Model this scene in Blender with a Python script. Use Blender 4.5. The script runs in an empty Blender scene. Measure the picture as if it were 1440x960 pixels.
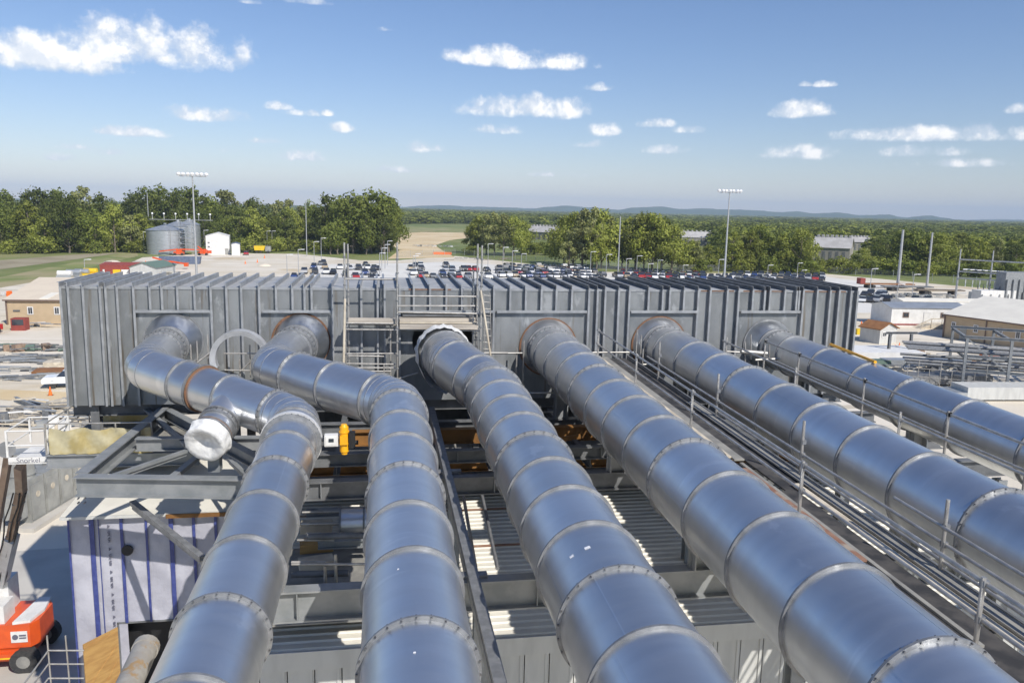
import bpy, math, random
from mathutils import Vector, Matrix

rnd = random.Random(7)
scene = bpy.context.scene
COL = scene.collection
R_ = math.radians

# ------------------------------------------------------------------ camera
CAM_H = 20.0
YAW, PITCH, ROLL, FPX = R_(9.4), R_(9.43), R_(1.25), 1120.0
_f = Vector((math.sin(YAW)*math.cos(PITCH), math.cos(YAW)*math.cos(PITCH), -math.sin(PITCH)))
_r0 = Vector((math.cos(YAW), -math.sin(YAW), 0)); _u0 = _r0.cross(_f)
_R = _r0*math.cos(ROLL) + _u0*math.sin(ROLL); _U = _u0*math.cos(ROLL) - _r0*math.sin(ROLL)
CAMP = Vector((0, 0, CAM_H))
cam_data = bpy.data.cameras.new('camera'); cam = bpy.data.objects.new('camera', cam_data); COL.objects.link(cam)
cam_data.sensor_fit = 'HORIZONTAL'; cam_data.sensor_width = 36.0; cam_data.lens = 36.0*FPX/1440.0
cam_data.clip_start = 0.1; cam_data.clip_end = 40000
M = Matrix((( _R.x, _U.x, -_f.x, 0), (_R.y, _U.y, -_f.y, 0), (_R.z, _U.z, -_f.z, 0), (0, 0, 0, 1)))
M.translation = CAMP
cam.matrix_world = M
scene.camera = cam

def ray(px, py): return _f + _R*((px-720)/FPX) + _U*((480-py)/FPX)
def gp(px, py, z=0.0):
    d = ray(px, py); return CAMP + d*((z-CAM_H)/d.z)
def yp(px, py, Y):
    d = ray(px, py); return CAMP + d*(Y/d.y)

# ------------------------------------------------------------------ light, sky, exposure
SUN = Vector((0.53, -0.95, 1.0)).normalized()      # towards the sun
sun_el = math.asin(SUN.z); sun_az = math.atan2(SUN.x, SUN.y)
scene.view_settings.view_transform = 'Standard'; scene.view_settings.look = 'None'
scene.view_settings.exposure = 0.38; scene.view_settings.gamma = 1.0
ld = bpy.data.lights.new('sun', 'SUN'); ld.energy = 4.0; ld.angle = R_(0.53); ld.color = (1.0, 0.955, 0.89)
sun = bpy.data.objects.new('sun', ld); COL.objects.link(sun)
sun.rotation_euler = SUN.to_track_quat('Z', 'Y').to_euler()

world = bpy.data.worlds.new('World'); scene.world = world; world.use_nodes = True
world.cycles.sampling_method = 'MANUAL'; world.cycles.sample_map_resolution = 256
wn = world.node_tree; wn.nodes.clear()
def N(tree, typ, **kw):
    n = tree.nodes.new(typ)
    for k, v in kw.items(): setattr(n, k, v)
    return n
class G:      # tiny node-expression helper
    def __init__(s, t): s.t = t
    def put(s, sock, v):
        if isinstance(v, bpy.types.NodeSocket): s.t.links.new(v, sock)
        elif v is not None:
            try: sock.default_value = v
            except (TypeError, ValueError): sock.default_value = (*v, 1.0) if isinstance(v, (tuple, list)) else (v, v, v, 1.0)
    def m(s, op, a, b=None, c=None, clamp=False):
        n = N(s.t, 'ShaderNodeMath', operation=op, use_clamp=clamp)
        for i, v in enumerate((a, b, c)):
            if v is not None: s.put(n.inputs[i], v)
        return n.outputs[0]
    def vm(s, op, a, b=None):
        n = N(s.t, 'ShaderNodeVectorMath', operation=op); s.put(n.inputs[0], a)
        if b is not None: s.put(n.inputs[1], b)
        return n.outputs['Value'] if op in ('DOT_PRODUCT', 'LENGTH') else n.outputs[0]
    def noise(s, vec, scale, detail=4, rough=0.55):
        n = N(s.t, 'ShaderNodeTexNoise'); s.put(n.inputs['Vector'], vec)
        n.inputs['Scale'].default_value = scale; n.inputs['Detail'].default_value = detail
        n.inputs['Roughness'].default_value = rough
        return n.outputs['Fac']
    def ramp(s, v, a, b, c=0.0, d=1.0, smooth=True):
        n = N(s.t, 'ShaderNodeMapRange', interpolation_type='SMOOTHSTEP' if smooth else 'LINEAR')
        s.put(n.inputs[0], v)
        for i, q in enumerate((a, b, c, d)): s.put(n.inputs[1+i], q)
        return n.outputs[0]
    def mix(s, f, a, b, blend='MIX'):
        n = N(s.t, 'ShaderNodeMix', data_type='RGBA', blend_type=blend)
        s.put(n.inputs[0], f); s.put(n.inputs[6], a); s.put(n.inputs[7], b)
        return n.outputs[2]

g = G(wn)
sky = N(wn, 'ShaderNodeTexSky', sky_type='NISHITA', sun_disc=False)
sky.sun_elevation = sun_el; sky.sun_rotation = sun_az
sky.altitude = 200; sky.air_density = 1.1; sky.dust_density = 0.0; sky.ozone_density = 4.0
hsv = N(wn, 'ShaderNodeHueSaturation'); hsv.inputs['Saturation'].default_value = 1.08; wn.links.new(g.mix(1.0, sky.outputs[0], (1.0, .935, 1.02), 'MULTIPLY'), hsv.inputs['Color'])
tc = N(wn, 'ShaderNodeTexCoord'); dirv = tc.outputs['Generated']
sp = N(wn, 'ShaderNodeSeparateXYZ'); wn.links.new(dirv, sp.inputs[0])
az = g.m('ARCTAN2', sp.outputs[0], sp.outputs[1]); el = g.m('ARCSINE', sp.outputs[2])
nzz = g.noise(dirv, 30, 6, 0.60); nzu = g.noise(g.vm('ADD', dirv, (.004, -.002, .010)), 30, 4, 0.58)
# fair-weather cumulus: pixel centre, half width, half height, strength
CLOUDS = [(215,60,92,36,1),(150,66,70,28,1),(60,72,95,28,1),(270,60,30,30,.9),(690,78,52,17,1),(780,86,56,15,1),
 (755,72,20,10,.5),(745,150,85,19,1),(705,181,40,10,.6),(845,181,26,13,.7),(822,202,28,8,.6),(840,122,22,8,.55),
 (925,173,26,9,.6),(967,181,17,9,.8),(936,210,27,9,.75),(1130,154,38,14,.95),(1163,117,14,7,.6),(1132,118,9,5,.4),
 (1128,212,50,16,.8),(1330,187,120,13,.8),(1265,188,50,8,.7),(1290,212,60,11,.45),(1400,190,60,10,.6),(1433,153,16,9,.7),(288,161,48,13,.85),
 (192,185,55,9,.55),(396,149,18,8,.55),(425,158,26,7,.5),(478,179,20,9,.75),(326,210,23,8,.5),(418,218,40,11,.6),
 (597,206,27,11,.75),(380,198,30,6,.4),(110,206,28,6,.4),(85,221,35,7,.35),(440,1,40,8,.6),(545,41,18,5,.35),(350,1,22,6,.4),
 (460,159,10,6,.45),(150,213,40,6,.3),(560,238,60,7,.25),(1360,228,80,9,.25),(800,245,70,6,.2)]
ae = N(wn, 'ShaderNodeCombineXYZ'); g.put(ae.inputs[0], az); g.put(ae.inputs[1], el); ae = ae.outputs[0]
near = None
for (cx, cy, hw, hh, st) in CLOUDS:
    d = ray(cx, cy).normalized(); a0 = math.atan2(d.x, d.y); e0 = math.asin(d.z) - .3*hh/FPX
    kx = FPX/hw*.93; ky = FPX/hh*.93
    w = N(wn, 'ShaderNodeVectorMath', operation='MULTIPLY_ADD'); g.put(w.inputs[0], ae)
    w.inputs[1].default_value = (kx, ky, 1); w.inputs[2].default_value = (-a0*kx, -e0*ky, math.sqrt((1-st)*1.0))
    w = w.outputs[0]; w = g.vm('MAXIMUM', w, g.vm('MULTIPLY', w, (-1, -2.3, -1)))
    dist = g.vm('DOT_PRODUCT', w, w)
    near = dist if near is None else g.m('MINIMUM', near, dist)
kk = g.m('ADD', g.m('SUBTRACT', 1.25, near), g.m('MULTIPLY', g.m('SUBTRACT', nzz, 0.5), 4.4))
acc = g.ramp(kk, -0.15, 1.25); shade = g.m('MULTIPLY', acc, g.m('ADD', g.m('MULTIPLY', g.ramp(kk, 0.3, 1.5), .55), g.ramp(g.m('SUBTRACT', nzz, nzu), -.10, .14, -.25, .65), clamp=True))
# the same fair-weather clouds over the rest of the sky (above the frame, to the sides and behind)
zc = g.m('MAXIMUM', sp.outputs[2], 0.06)
pv = N(wn, 'ShaderNodeCombineXYZ'); g.put(pv.inputs[0], g.m('DIVIDE', sp.outputs[0], zc)); g.put(pv.inputs[1], g.m('DIVIDE', sp.outputs[1], zc))
gn = g.noise(pv.outputs[0], 1.7, 7, 0.58)
gm = g.ramp(gn, 0.60, 0.72)
daz = g.m('ABSOLUTE', g.m('SUBTRACT', az, YAW))
outside = g.m('MAXIMUM', g.ramp(el, 0.31, 0.40), g.ramp(daz, 0.62, 0.75))
gm = g.m('MULTIPLY', g.m('MULTIPLY', gm, outside), g.m('MULTIPLY', g.ramp(el, 0.0, 0.2), 0.8))
acc2 = g.m('MAXIMUM', acc, gm)
cshade = g.m('DIVIDE', g.m('MAXIMUM', shade, g.m('MULTIPLY', gm, 0.8)), g.m('MAXIMUM', acc2, 0.05), clamp=True)
ccol = g.mix(cshade, (7.2, 7.8, 8.7), (11.2, 11.0, 10.8))
up = g.ramp(sp.outputs[2], -0.02, 0.0)
final = g.mix(g.m('MULTIPLY', g.m('MULTIPLY', acc2, 0.93), up), hsv.outputs[0], ccol)
bg = N(wn, 'ShaderNodeBackground'); bg.inputs['Strength'].default_value = 0.086
wo = N(wn, 'ShaderNodeOutputWorld')
wn.links.new(final, bg.inputs['Color']); wn.links.new(bg.outputs[0], wo.inputs[0])

# ------------------------------------------------------------------ materials
MATS = {}
def mat(name, c1, c2=None, rough=0.6, metal=0.0, scale=3.0, detail=5, bump=0.0, bscale=None, rvar=0.0, coat=0.0,
        stretch=None, spec=0.5, transl=0.0, objrand=0.0, coords='Object', contrast=(0.35, 0.65), alpha=1.0, c3=None, c3scale=0.4, c3lim=(0.55, 0.7), c4=None, c4st=(1, 1, 1), c4scale=1.0, c4lim=(.6, .75)):
    m = bpy.data.materials.new(name); m.use_nodes = True; t = m.node_tree; q = G(t)
    p = t.nodes['Principled BSDF']; c2 = c2 or c1
    vec = N(t, 'ShaderNodeNewGeometry').outputs['Position'] if coords == 'World' else N(t, 'ShaderNodeTexCoord').outputs[coords]
    if stretch: vec = q.vm('MULTIPLY', vec, stretch)
    n = q.noise(vec, scale, detail)
    col = q.mix(q.ramp(n, *contrast), c1, c2)
    if c3:
        n3 = q.noise(vec, scale*c3scale, 5, 0.6); col = q.mix(q.ramp(n3, *c3lim), col, c3)
    if c4: col = q.mix(q.ramp(q.noise(q.vm('MULTIPLY', vec, c4st), c4scale, 6, .6), *c4lim), col, c4)
    if objrand:
        oi = N(t, 'ShaderNodeObjectInfo')
        f = q.ramp(oi.outputs['Random'], 0, 1, 1-objrand, 1+objrand, False)
        col = q.mix(1.0, col, f, 'MULTIPLY')
    t.links.new(col, p.inputs['Base Color'])
    if rvar: t.links.new(q.ramp(q.noise(vec, scale*1.7, 5), 0.3, 0.7, rough-rvar, rough+rvar), p.inputs['Roughness'])
    else: p.inputs['Roughness'].default_value = rough
    p.inputs['Metallic'].default_value = metal; p.inputs['Specular IOR Level'].default_value = spec
    p.inputs['Coat Weight'].default_value = coat; p.inputs['Alpha'].default_value = alpha
    if bump:
        b = N(t, 'ShaderNodeBump'); b.inputs['Strength'].default_value = 1.0; b.inputs['Distance'].default_value = bump
        t.links.new(q.noise(vec, bscale or scale*4, 4), b.inputs['Height']); t.links.new(b.outputs[0], p.inputs['Normal'])
    if transl:
        ts = N(t, 'ShaderNodeBsdfTranslucent'); t.links.new(col, ts.inputs['Color'])
        ms = N(t, 'ShaderNodeMixShader'); ms.inputs[0].default_value = transl
        t.links.new(p.outputs[0], ms.inputs[1]); t.links.new(ts.outputs[0], ms.inputs[2])
        t.links.new(ms.outputs[0], t.nodes['Material Output'].inputs['Surface'])
    MATS[name] = m; return m
mat('galv', (.64,.65,.66), (.68,.69,.70), rough=.34, metal=.90, scale=1.0, rvar=.04, stretch=(.5,3,.5), bump=.0004, bscale=1.0, c3=(.74,.745,.75), c3scale=.9, c3lim=(.60,.72), c4=(.78,.78,.78), c4st=(1.2,.12,1.2), c4scale=1.6, c4lim=(.64,.70), objrand=.09)
mat('galv_matte', (.20,.205,.21), (.28,.285,.29), rough=.5, metal=.4, scale=5, rvar=.08)
mat('galv_bright', (.74,.76,.78), (.66,.68,.70), rough=.36, metal=1.0, scale=2, rvar=.06)
mat('flange_white', (.74,.74,.73), (.66,.66,.65), rough=.45, metal=.3, scale=6)
mat('bolt', (.12,.12,.13), (.2,.2,.2), rough=.5, metal=.8)
mat('box_steel', (.21,.22,.224), (.275,.285,.288), rough=.48, metal=.35, scale=1.4, rvar=.12, stretch=(1,1,.5), bump=.004, bscale=.9, c3=(.36,.37,.375), c3scale=1.1, c3lim=(.58,.68), c4=(.17,.155,.135), c4st=(3,3,.3), c4scale=1.5, c4lim=(.6,.72))
mat('rib_steel', (.29,.30,.31), (.38,.39,.395), rough=.48, metal=.35, scale=3)
mat('roof_steel', (.36,.365,.36), (.45,.45,.44), rough=.55, metal=.2, scale=1.2, c3=(.38,.2,.09), c3scale=.5, c3lim=(.68,.76))
mat('rust_edge', (.21,.10,.05), (.15,.085,.05), rough=.85, scale=6)
mat('frame_steel', (.23,.245,.25), (.30,.31,.315), rough=.55, metal=.25, scale=2)
mat('dark_steel', (.13,.135,.14), (.19,.195,.20), rough=.6, metal=.25, scale=2)
mat('scaff', (.52,.50,.46), (.38,.36,.33), rough=.45, metal=.6, scale=4)
mat('scaff_plank', (.50,.45,.38), (.36,.32,.27), rough=.85, scale=2, stretch=(.3,4,4))
mat('plank_pale', (.62,.55,.43), (.45,.39,.30), rough=.85, scale=2)
mat('rust_plank', (.27,.15,.10), (.20,.10,.065), rough=.9, scale=3, bump=.004, c3=(.32,.27,.22), c3scale=.7, c3lim=(.52,.66))
mat('black_mat', (.04,.04,.042), (.085,.08,.075), spec=.2, rough=.85, scale=2.5, bump=.004)
mat('grey_board', (.20,.195,.18), (.29,.28,.25), rough=.85, scale=2)
mat('orange_steel', (.27,.125,.03), (.16,.075,.02), rough=.7, scale=1.5)
mat('yellow', (.85,.42,.01), (.78,.37,.01), rough=.38, scale=3)
mat('yellow_paint', (.75,.52,.02), (.68,.45,.02), rough=.45)
mat('cream_roof', (.72,.69,.60), (.64,.61,.53), rough=.55, scale=1)
mat('siding', (.56,.56,.53), (.48,.48,.455), rough=.55, scale=.8, stretch=(3,3,.5))
mat('wrap', (.37,.37,.42), (.46,.46,.51), rough=.5, scale=1.5, bump=.05, bscale=1.6)
mat('blue_tape', (.035,.05,.20), (.055,.075,.25), rough=.4, scale=8)
mat('print', (.12,.12,.16), rough=.7)
mat('black', (.012,.012,.013), rough=.6)
mat('wood', (.48,.29,.10), (.38,.21,.07), rough=.75, scale=1.5, stretch=(1,1,5))
mat('white_wrap', (.74,.74,.72), (.58,.58,.57), rough=.8, spec=.2, scale=3, bump=.05, bscale=4)
mat('tarp', (.62,.56,.36), (.52,.42,.18), rough=.6, scale=1.5, bump=.04, bscale=1.3, transl=.3)
mat('white_paint', (.72,.71,.68), (.62,.61,.58), rough=.5, scale=2)
mat('orange_paint', (.70,.10,.015), (.60,.08,.015), rough=.35, scale=2, coat=.3)
mat('ring_silver', (.64,.65,.66), (.54,.55,.56), rough=.4, metal=.5, scale=3)
mat('rubber', (.03,.03,.03), (.05,.048,.045), rough=.85, scale=8)
mat('boom_brown', (.25,.17,.12), (.33,.24,.17), rough=.6, scale=2)
mat('cabinet', (.30,.30,.28), (.40,.40,.37), rough=.5, metal=.3, scale=1)
mat('gravel', (.60,.53,.41), (.70,.64,.54), rough=.95, scale=.06, coords='World', detail=9, contrast=(.3,.7), c3=(.52,.42,.27), c3scale=.45, c3lim=(.55,.68), bump=.02, bscale=3, c4=(.50,.44,.34), c4st=(.12,1,1), c4scale=.35, c4lim=(.56,.64))
mat('concrete', (.44,.41,.36), (.52,.49,.43), rough=.9, scale=.3, coords='World', detail=8)
mat('asphalt_pale', (.62,.60,.55), (.68,.66,.61), rough=.9, scale=.1, coords='World', detail=7)
mat('dirt', (.56,.42,.23), (.66,.54,.35), rough=.95, scale=.05, coords='World', detail=7)
mat('grass', (.12,.155,.035), (.19,.215,.06), rough=.9, scale=.04, coords='World', detail=9, c3=(.24,.23,.09), c3scale=.3, c3lim=(.5,.7))
mat('dry_grass', (.26,.22,.14), (.33,.285,.19), rough=.95, scale=.08, coords='World', detail=8)
mat('bank_grass', (.15,.19,.045), (.22,.245,.075), rough=.9, scale=.09, coords='World', detail=10, c3=(.33,.28,.15), c3scale=.35, c3lim=(.42,.6))
mat('hill', (.035,.065,.03), (.05,.085,.035), rough=1.0, scale=.004, coords='World', detail=8, spec=0)
mat('beige', (.50,.38,.24), (.46,.35,.22), rough=.6, scale=1)
mat('tan_roof', (.66,.57,.44), (.62,.53,.41), rough=.6, scale=.5)
mat('ivory_roof', (.76,.72,.62), (.70,.66,.57), rough=.55, scale=.5)
mat('brown_trim', (.16,.11,.085), rough=.6)
mat('window_dark', (.04,.05,.06), rough=.12, spec=.8)
mat('glass_car', (.03,.035,.045), rough=.08, spec=.9)
mat('red_brick', (.30,.06,.045), (.24,.05,.04), rough=.8, scale=2)
mat('red_paint', (.55,.03,.03), rough=.4)
mat('green_roof', (.13,.19,.15), rough=.6)
mat('silo', (.42,.44,.45), (.50,.52,.53), rough=.42, metal=.6, scale=.6, stretch=(1,1,4))
mat('barn_wall', (.33,.31,.27), (.26,.245,.21), rough=.9, scale=.4, stretch=(1,1,.3))
mat('barn_roof', (.36,.345,.33), (.44,.425,.41), rough=.8, scale=.3)
mat('pole', (.42,.43,.43), (.50,.50,.50), rough=.5, metal=.5)
mat('fence', (.35,.36,.35), rough=.6, metal=.4, alpha=.22)
mat('trailer_white', (.74,.73,.70), (.66,.65,.62), rough=.55, scale=1)
mat('blue_grey', (.10,.13,.20), (.14,.17,.24), rough=.6, scale=1)
mat('cone', (.85,.17,.02), rough=.5)
mat('brown_plate', (.28,.13,.05), (.22,.10,.04), rough=.9, scale=1)
mat('bark', (.14,.11,.085), (.20,.17,.13), rough=.95, scale=3)
mat('lamp_white', (.80,.80,.80), rough=.3)
for i, (a, b) in enumerate([((.13,.165,.028),(.22,.25,.055)), ((.20,.23,.034),(.31,.33,.075)), ((.10,.13,.03),(.165,.19,.045)), ((.25,.265,.09),(.32,.33,.13))]):
    mat('leaf%d' % i, a, b, rough=.65, scale=.5, objrand=.3, transl=.33, spec=.2)
for n_, c in dict(black=(.015,.015,.018), charcoal=(.05,.052,.058), silver=(.42,.43,.45), white=(.78,.78,.77), red=(.36,.02,.025), blue=(.03,.06,.18), tan=(.38,.30,.20), grey=(.18,.19,.20)).items():
    mat('car_'+n_, c, rough=.25, coat=.6, spec=.35)

# ------------------------------------------------------------------ mesh builder
class MB:
    def __init__(s): s.v = []; s.f = []; s.sm = []; s.mi = []; s.cur = 0
    def add(s, vs, fs, smooth=False):
        o = len(s.v); s.v += [Vector(p) for p in vs]; s.f += [[i+o for i in f] for f in fs]
        s.sm += [smooth]*len(fs); s.mi += [s.cur]*len(fs); return s
    def mi_set(s, i): s.cur = i; return s
    def box(s, c, sz, rz=0.0, basis=None):
        hx, hy, hz = sz[0]/2, sz[1]/2, sz[2]/2; c = Vector(c)
        if basis is None:
            a, b = math.cos(rz), math.sin(rz); X, Y, Z = Vector((a, b, 0)), Vector((-b, a, 0)), Vector((0, 0, 1))
        else: X, Y, Z = basis
        vs = [c + X*(sx*hx) + Y*(sy*hy) + Z*(sz_*hz) for sz_ in (-1, 1) for sy in (-1, 1) for sx in (-1, 1)]
        return s.add(vs, [(0,2,3,1), (4,5,7,6), (0,1,5,4), (2,6,7,3), (0,4,6,2), (1,3,7,5)])
    def b2(s, lo, hi): return s.box([(lo[i]+hi[i])/2 for i in range(3)], [hi[i]-lo[i] for i in range(3)])
    def bar(s, p0, p1, w, h, up=(0, 0, 1)):
        p0, p1 = Vector(p0), Vector(p1); d = p1-p0; L = d.length; d.normalize(); up = Vector(up)
        if abs(d.dot(up)) > .99: up = Vector((0, 1, 0))
        S = d.cross(up).normalized(); Z = S.cross(d)
        return s.box((p0+p1)/2, (L, w, h), basis=(d, S, Z))
    def ibeam(s, p0, p1, h=.4, b=.25, tf=.03, tw=.02, up=(0, 0, 1)):
        p0, p1 = Vector(p0), Vector(p1); d = (p1-p0).normalized(); up = Vector(up)
        if abs(d.dot(up)) > .99: up = Vector((0, 1, 0))
        S = d.cross(up).normalized(); Z = S.cross(d)
        o = Z*((h-tf)/2)
        s.bar(p0+o, p1+o, b, tf, Z); s.bar(p0-o, p1-o, b, tf, Z); s.bar(p0, p1, tw, h-2*tf-.002, Z); return s
    def cyl(s, p0, p1, r, n=10, r1=None, caps=True, smooth=True):
        p0, p1 = Vector(p0), Vector(p1); d = (p1-p0).normalized(); r1 = r if r1 is None else r1
        a = Vector((0, 0, 1)) if abs(d.z) < .95 else Vector((1, 0, 0))
        S = d.cross(a).normalized(); T = d.cross(S)
        cs = [(math.cos(2*math.pi*i/n), math.sin(2*math.pi*i/n)) for i in range(n)]
        A = [p0 + S*(c*r) + T*(q*r) for c, q in cs]; Bv = [p1 + S*(c*r1) + T*(q*r1) for c, q in cs]
        s.add(A+Bv, [(i, i+n, (i+1) % n+n, (i+1) % n) for i in range(n)], smooth)
        if caps:
            s.add(A, [tuple(range(n))]); s.add(Bv, [tuple(reversed(range(n)))])
        return s
    def sphere(s, c, r, n=10, m=6, sz=1.0):
        c = Vector(c); vs = []
        for j in range(m+1):
            t = math.pi*j/m
            for i in range(n):
                p = 2*math.pi*i/n; vs.append(c + Vector((math.sin(t)*math.cos(p)*r, math.sin(t)*math.sin(p)*r, math.cos(t)*r*sz)))
        return s.add(vs, [(j*n+i, (j+1)*n+i, (j+1)*n+(i+1) % n, j*n+(i+1) % n) for j in range(m) for i in range(n)], True)
    def prism(s, pts, p0, ex):     # polygon pts (world vectors) extruded by ex
        n = len(pts); P = [Vector(p) for p in pts]; Q = [p+Vector(ex) for p in P]
        return s.add(P+Q, [tuple(range(n))[::-1], tuple(range(n, 2*n))] + [(i, (i+1) % n, (i+1) % n+n, i+n) for i in range(n)])
    def mesh(s, name, origin=(0, 0, 0)):
        o = Vector(origin); me = bpy.data.meshes.new(name)
        me.from_pydata([tuple(p-o) for p in s.v], [], s.f)
        me.polygons.foreach_set('use_smooth', s.sm); me.polygons.foreach_set('material_index', s.mi); me.update(); return me
    def build(s, name, m, parent=None):
        o = Vector((0, 0, 0)); p = parent
        while p is not None: o += p.location; p = p.parent
        me = s.mesh(name, o)
        for k in (m if isinstance(m, (list, tuple)) else [m]): me.materials.append(MATS[k])
        return link(name, me, parent)
def link(name, me, parent=None):
    ob = bpy.data.objects.new(name, me); COL.objects.link(ob)
    if parent: ob.parent = parent
    return ob
def tag(o, label, cat, group=None):
    o['label'] = label; o['category'] = cat
    if group: o['group'] = group
    return o
def thing(name, label, cat, loc=(0, 0, 0), group=None, rz=0.0):
    o = bpy.data.objects.new(name, None); COL.objects.link(o); o.location = loc; o.rotation_euler = (0, 0, rz)
    o.empty_display_size = .3
    return tag(o, label, cat, group)
def struct(o): o['kind'] = 'structure'; return o
def copy_tree(o, parent=None):
    c = o.copy(); COL.objects.link(c)
    if parent: c.parent = parent
    for ch in list(o.children): copy_tree(ch, c)
    return c

# ================================================================== GROUND
def sheet(name, pts, m, z):
    b = MB(); b.add([(p[0], p[1], z) for p in pts], [tuple(range(len(pts)))])
    o = b.build(name, m); n = o.data.polygons[0].normal
    if n.z < 0: o.data.flip_normals()
    return struct(o)
b = MB(); S = 16000
b.add([(-S, -S, 0), (S, -S, 0), (S, S, 0), (-S, S, 0)], [(0, 1, 2, 3)]); struct(b.build('ground', 'grass'))
yard = [(-400, -60)] + [(-130, 150), (-112, 190)] + [tuple(gp(*p)[:2]) for p in [(90,408),(150,385),(200,362),(300,356),(420,357),(505,366),(560,366),(640,360),(735,370),(830,382),(980,384),(1160,385),(1300,398),(1440,410)]] + [(330, 200), (330, -60)]
sheet('gravel_yard', yard, 'gravel', .02)
sheet('dirt_road', [tuple(gp(*p)[:2]) for p in [(545,364),(640,362),(622,352),(612,345),(632,338),(664,334),(660,327.5),(600,326),(564,328),(556,335),(552,345),(562,352)]], 'dirt', .03)
sheet('parking_lot', [tuple(gp(*p)[:2]) for p in [(430,400),(445,372),(560,370),(640,368),(740,376),(850,384),(1155,388),(1240,400),(1260,432),(1230,440),(1170,440),(800,420)]], 'asphalt_pale', .04)
sheet('dry_field', [tuple(gp(*p)[:2]) for p in [(-60,382),(0,379),(60,371),(140,360),(175,355),(120,357),(0,366),(-60,371)]], 'dry_grass', .02)
sheet('green_bank', [tuple(gp(*p)[:2]) for p in [(-80,430),(0,412),(60,395),(120,378),(195,360),(190,352),(100,370),(0,390),(-80,400)]], 'bank_grass', .04)
sheet('field', [tuple(gp(*p)[:2]) for p in [(560,326),(660,327),(660,321),(580,319),(560,322)]], 'bank_grass', .03)
sheet('gravel_pad', [tuple(gp(*p)[:2]) for p in [(-40,420),(0,405),(75,392),(150,392),(150,420),(0,470),(-40,480)]], 'gravel', .05)
sheet('concrete_pad', [(-40, 30), (-12, 30), (-12, 47.5), (-40, 46)], 'concrete', .05)
sheet('dirt_track', [tuple(gp(*p)[:2]) for p in [(0,548),(100,552),(100,570),(0,562)]], 'dirt', .05)

# hills
def hills(name, prof, D, m):
    b = MB(); top = []; base = []; back = []
    for px, py in prof:
        d = ray(px, py); k = D/math.hypot(d.x, d.y); p = CAMP + d*k
        dn = Vector((d.x, d.y, 0)).normalized()
        top.append(p); base.append(Vector((p.x, p.y, -1)) - dn*900); back.append(Vector((p.x, p.y, -1)) + dn*1500)
    n = len(prof); vs = base+top+back
    b.add(vs, [(i, i+1, n+i+1, n+i) for i in range(n-1)] + [(n+i, n+i+1, 2*n+i+1, 2*n+i) for i in range(n-1)], True)
    return struct(b.build(name, m))
def lerp_prof(pts, step=6, amp=.5):
    out = []; r = random.Random(3)
    for (x0, y0), (x1, y1) in zip(pts, pts[1:]):
        k = max(1, int((x1-x0)/step))
        for i in range(k):
            t = i/k; t = t*t*(3-2*t); out.append((x0+(x1-x0)*i/k, y0+(y1-y0)*t + r.uniform(-amp, amp)*.6))
    out.append(pts[-1]); return out
hills('hills', lerp_prof([(-700,268),(-300,272),(0,279),(200,284),(300,287),(447,289),(500,290),(560,292),(590,289.5),(625,288.5),(660,290.5),(715,291.5),(745,294),(770,291),(795,289.5),(830,291.5),(870,295),(890,292),(927,290.5),(960,294),(990,293),(1020,294.5),(1060,295.5),(1100,298.5),(1120,297),(1145,300),(1180,299),(1210,303),(1250,301.5),(1270,306),(1305,303),(1335,307),(1350,311),(1390,313),(1410,310),(1440,310),(1600,314),(2200,322)]), 7500, 'hill')
hills('far_hills', lerp_prof([(-700,273),(100,284),(400,289),(640,291.5),(900,295),(1200,302),(1330,308),(1360,309),(1400,308),(1500,312),(2200,327)]), 11000, 'hill')

# ================================================================== PLENUM
X0, X1, Z0, Z1, YF, YB = -11.18, 19.38, 12.65, 16.93, 30.15, 34.6
LINT = 16.11
plen = thing('plenum_box', 'long grey ribbed steel plenum box that all six ducts plug into', 'plenum', (4.1, 32, Z0))
OPX, OPZ, OPR = 2.30, 14.95, 1.16
b = MB()
n = 40
ring = [Vector((OPX + OPR*math.cos(2*math.pi*i/n), YF, OPZ + OPR*math.sin(2*math.pi*i/n))) for i in range(n)]
sq = []
for i in range(n):
    a = 2*math.pi*i/n; c, q = math.cos(a), math.sin(a); k = 1/max(abs(c), abs(q)); sq.append(Vector((OPX + c*k*1.7, YF, OPZ + q*k*1.7)))
b.add(ring+sq, [(i, (i+1) % n, n+(i+1) % n, n+i) for i in range(n)])
def fq(x0, x1, z0, z1, y=YF): b.add([(x0, y, z0), (x1, y, z0), (x1, y, z1), (x0, y, z1)], [(0, 1, 2, 3)])
fq(X0, OPX-1.7, Z0, Z1); fq(OPX+1.7, X1, Z0, Z1); fq(OPX-1.7, OPX+1.7, OPZ+1.7, Z1); fq(OPX-1.7, OPX+1.7, Z0, OPZ-1.7)
b.build('front_skin', 'box_steel', plen)
b = MB(); fq(X0, X1, Z0, Z1, YB)
b.add([(X0, YF, Z0), (X0, YB, Z0), (X0, YB, Z1), (X0, YF, Z1)], [(0, 1, 2, 3)]); b.add([(X1, YF, Z0), (X1, YB, Z0), (X1, YB, Z1), (X1, YF, Z1)], [(3, 2, 1, 0)])
b.build('side_skin', 'box_steel', plen)
b = MB(); b.add([(X0, YF, Z0), (X1, YF, Z0), (X1, YB, Z0), (X0, YB, Z0)], [(3, 2, 1, 0)]); b.build('floor_skin', 'dark_steel', plen)
b = MB(); b.b2((X0, YF, Z1), (X1, YB, Z1+.05)); b.build('roof_skin', 'roof_steel', plen)
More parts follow.
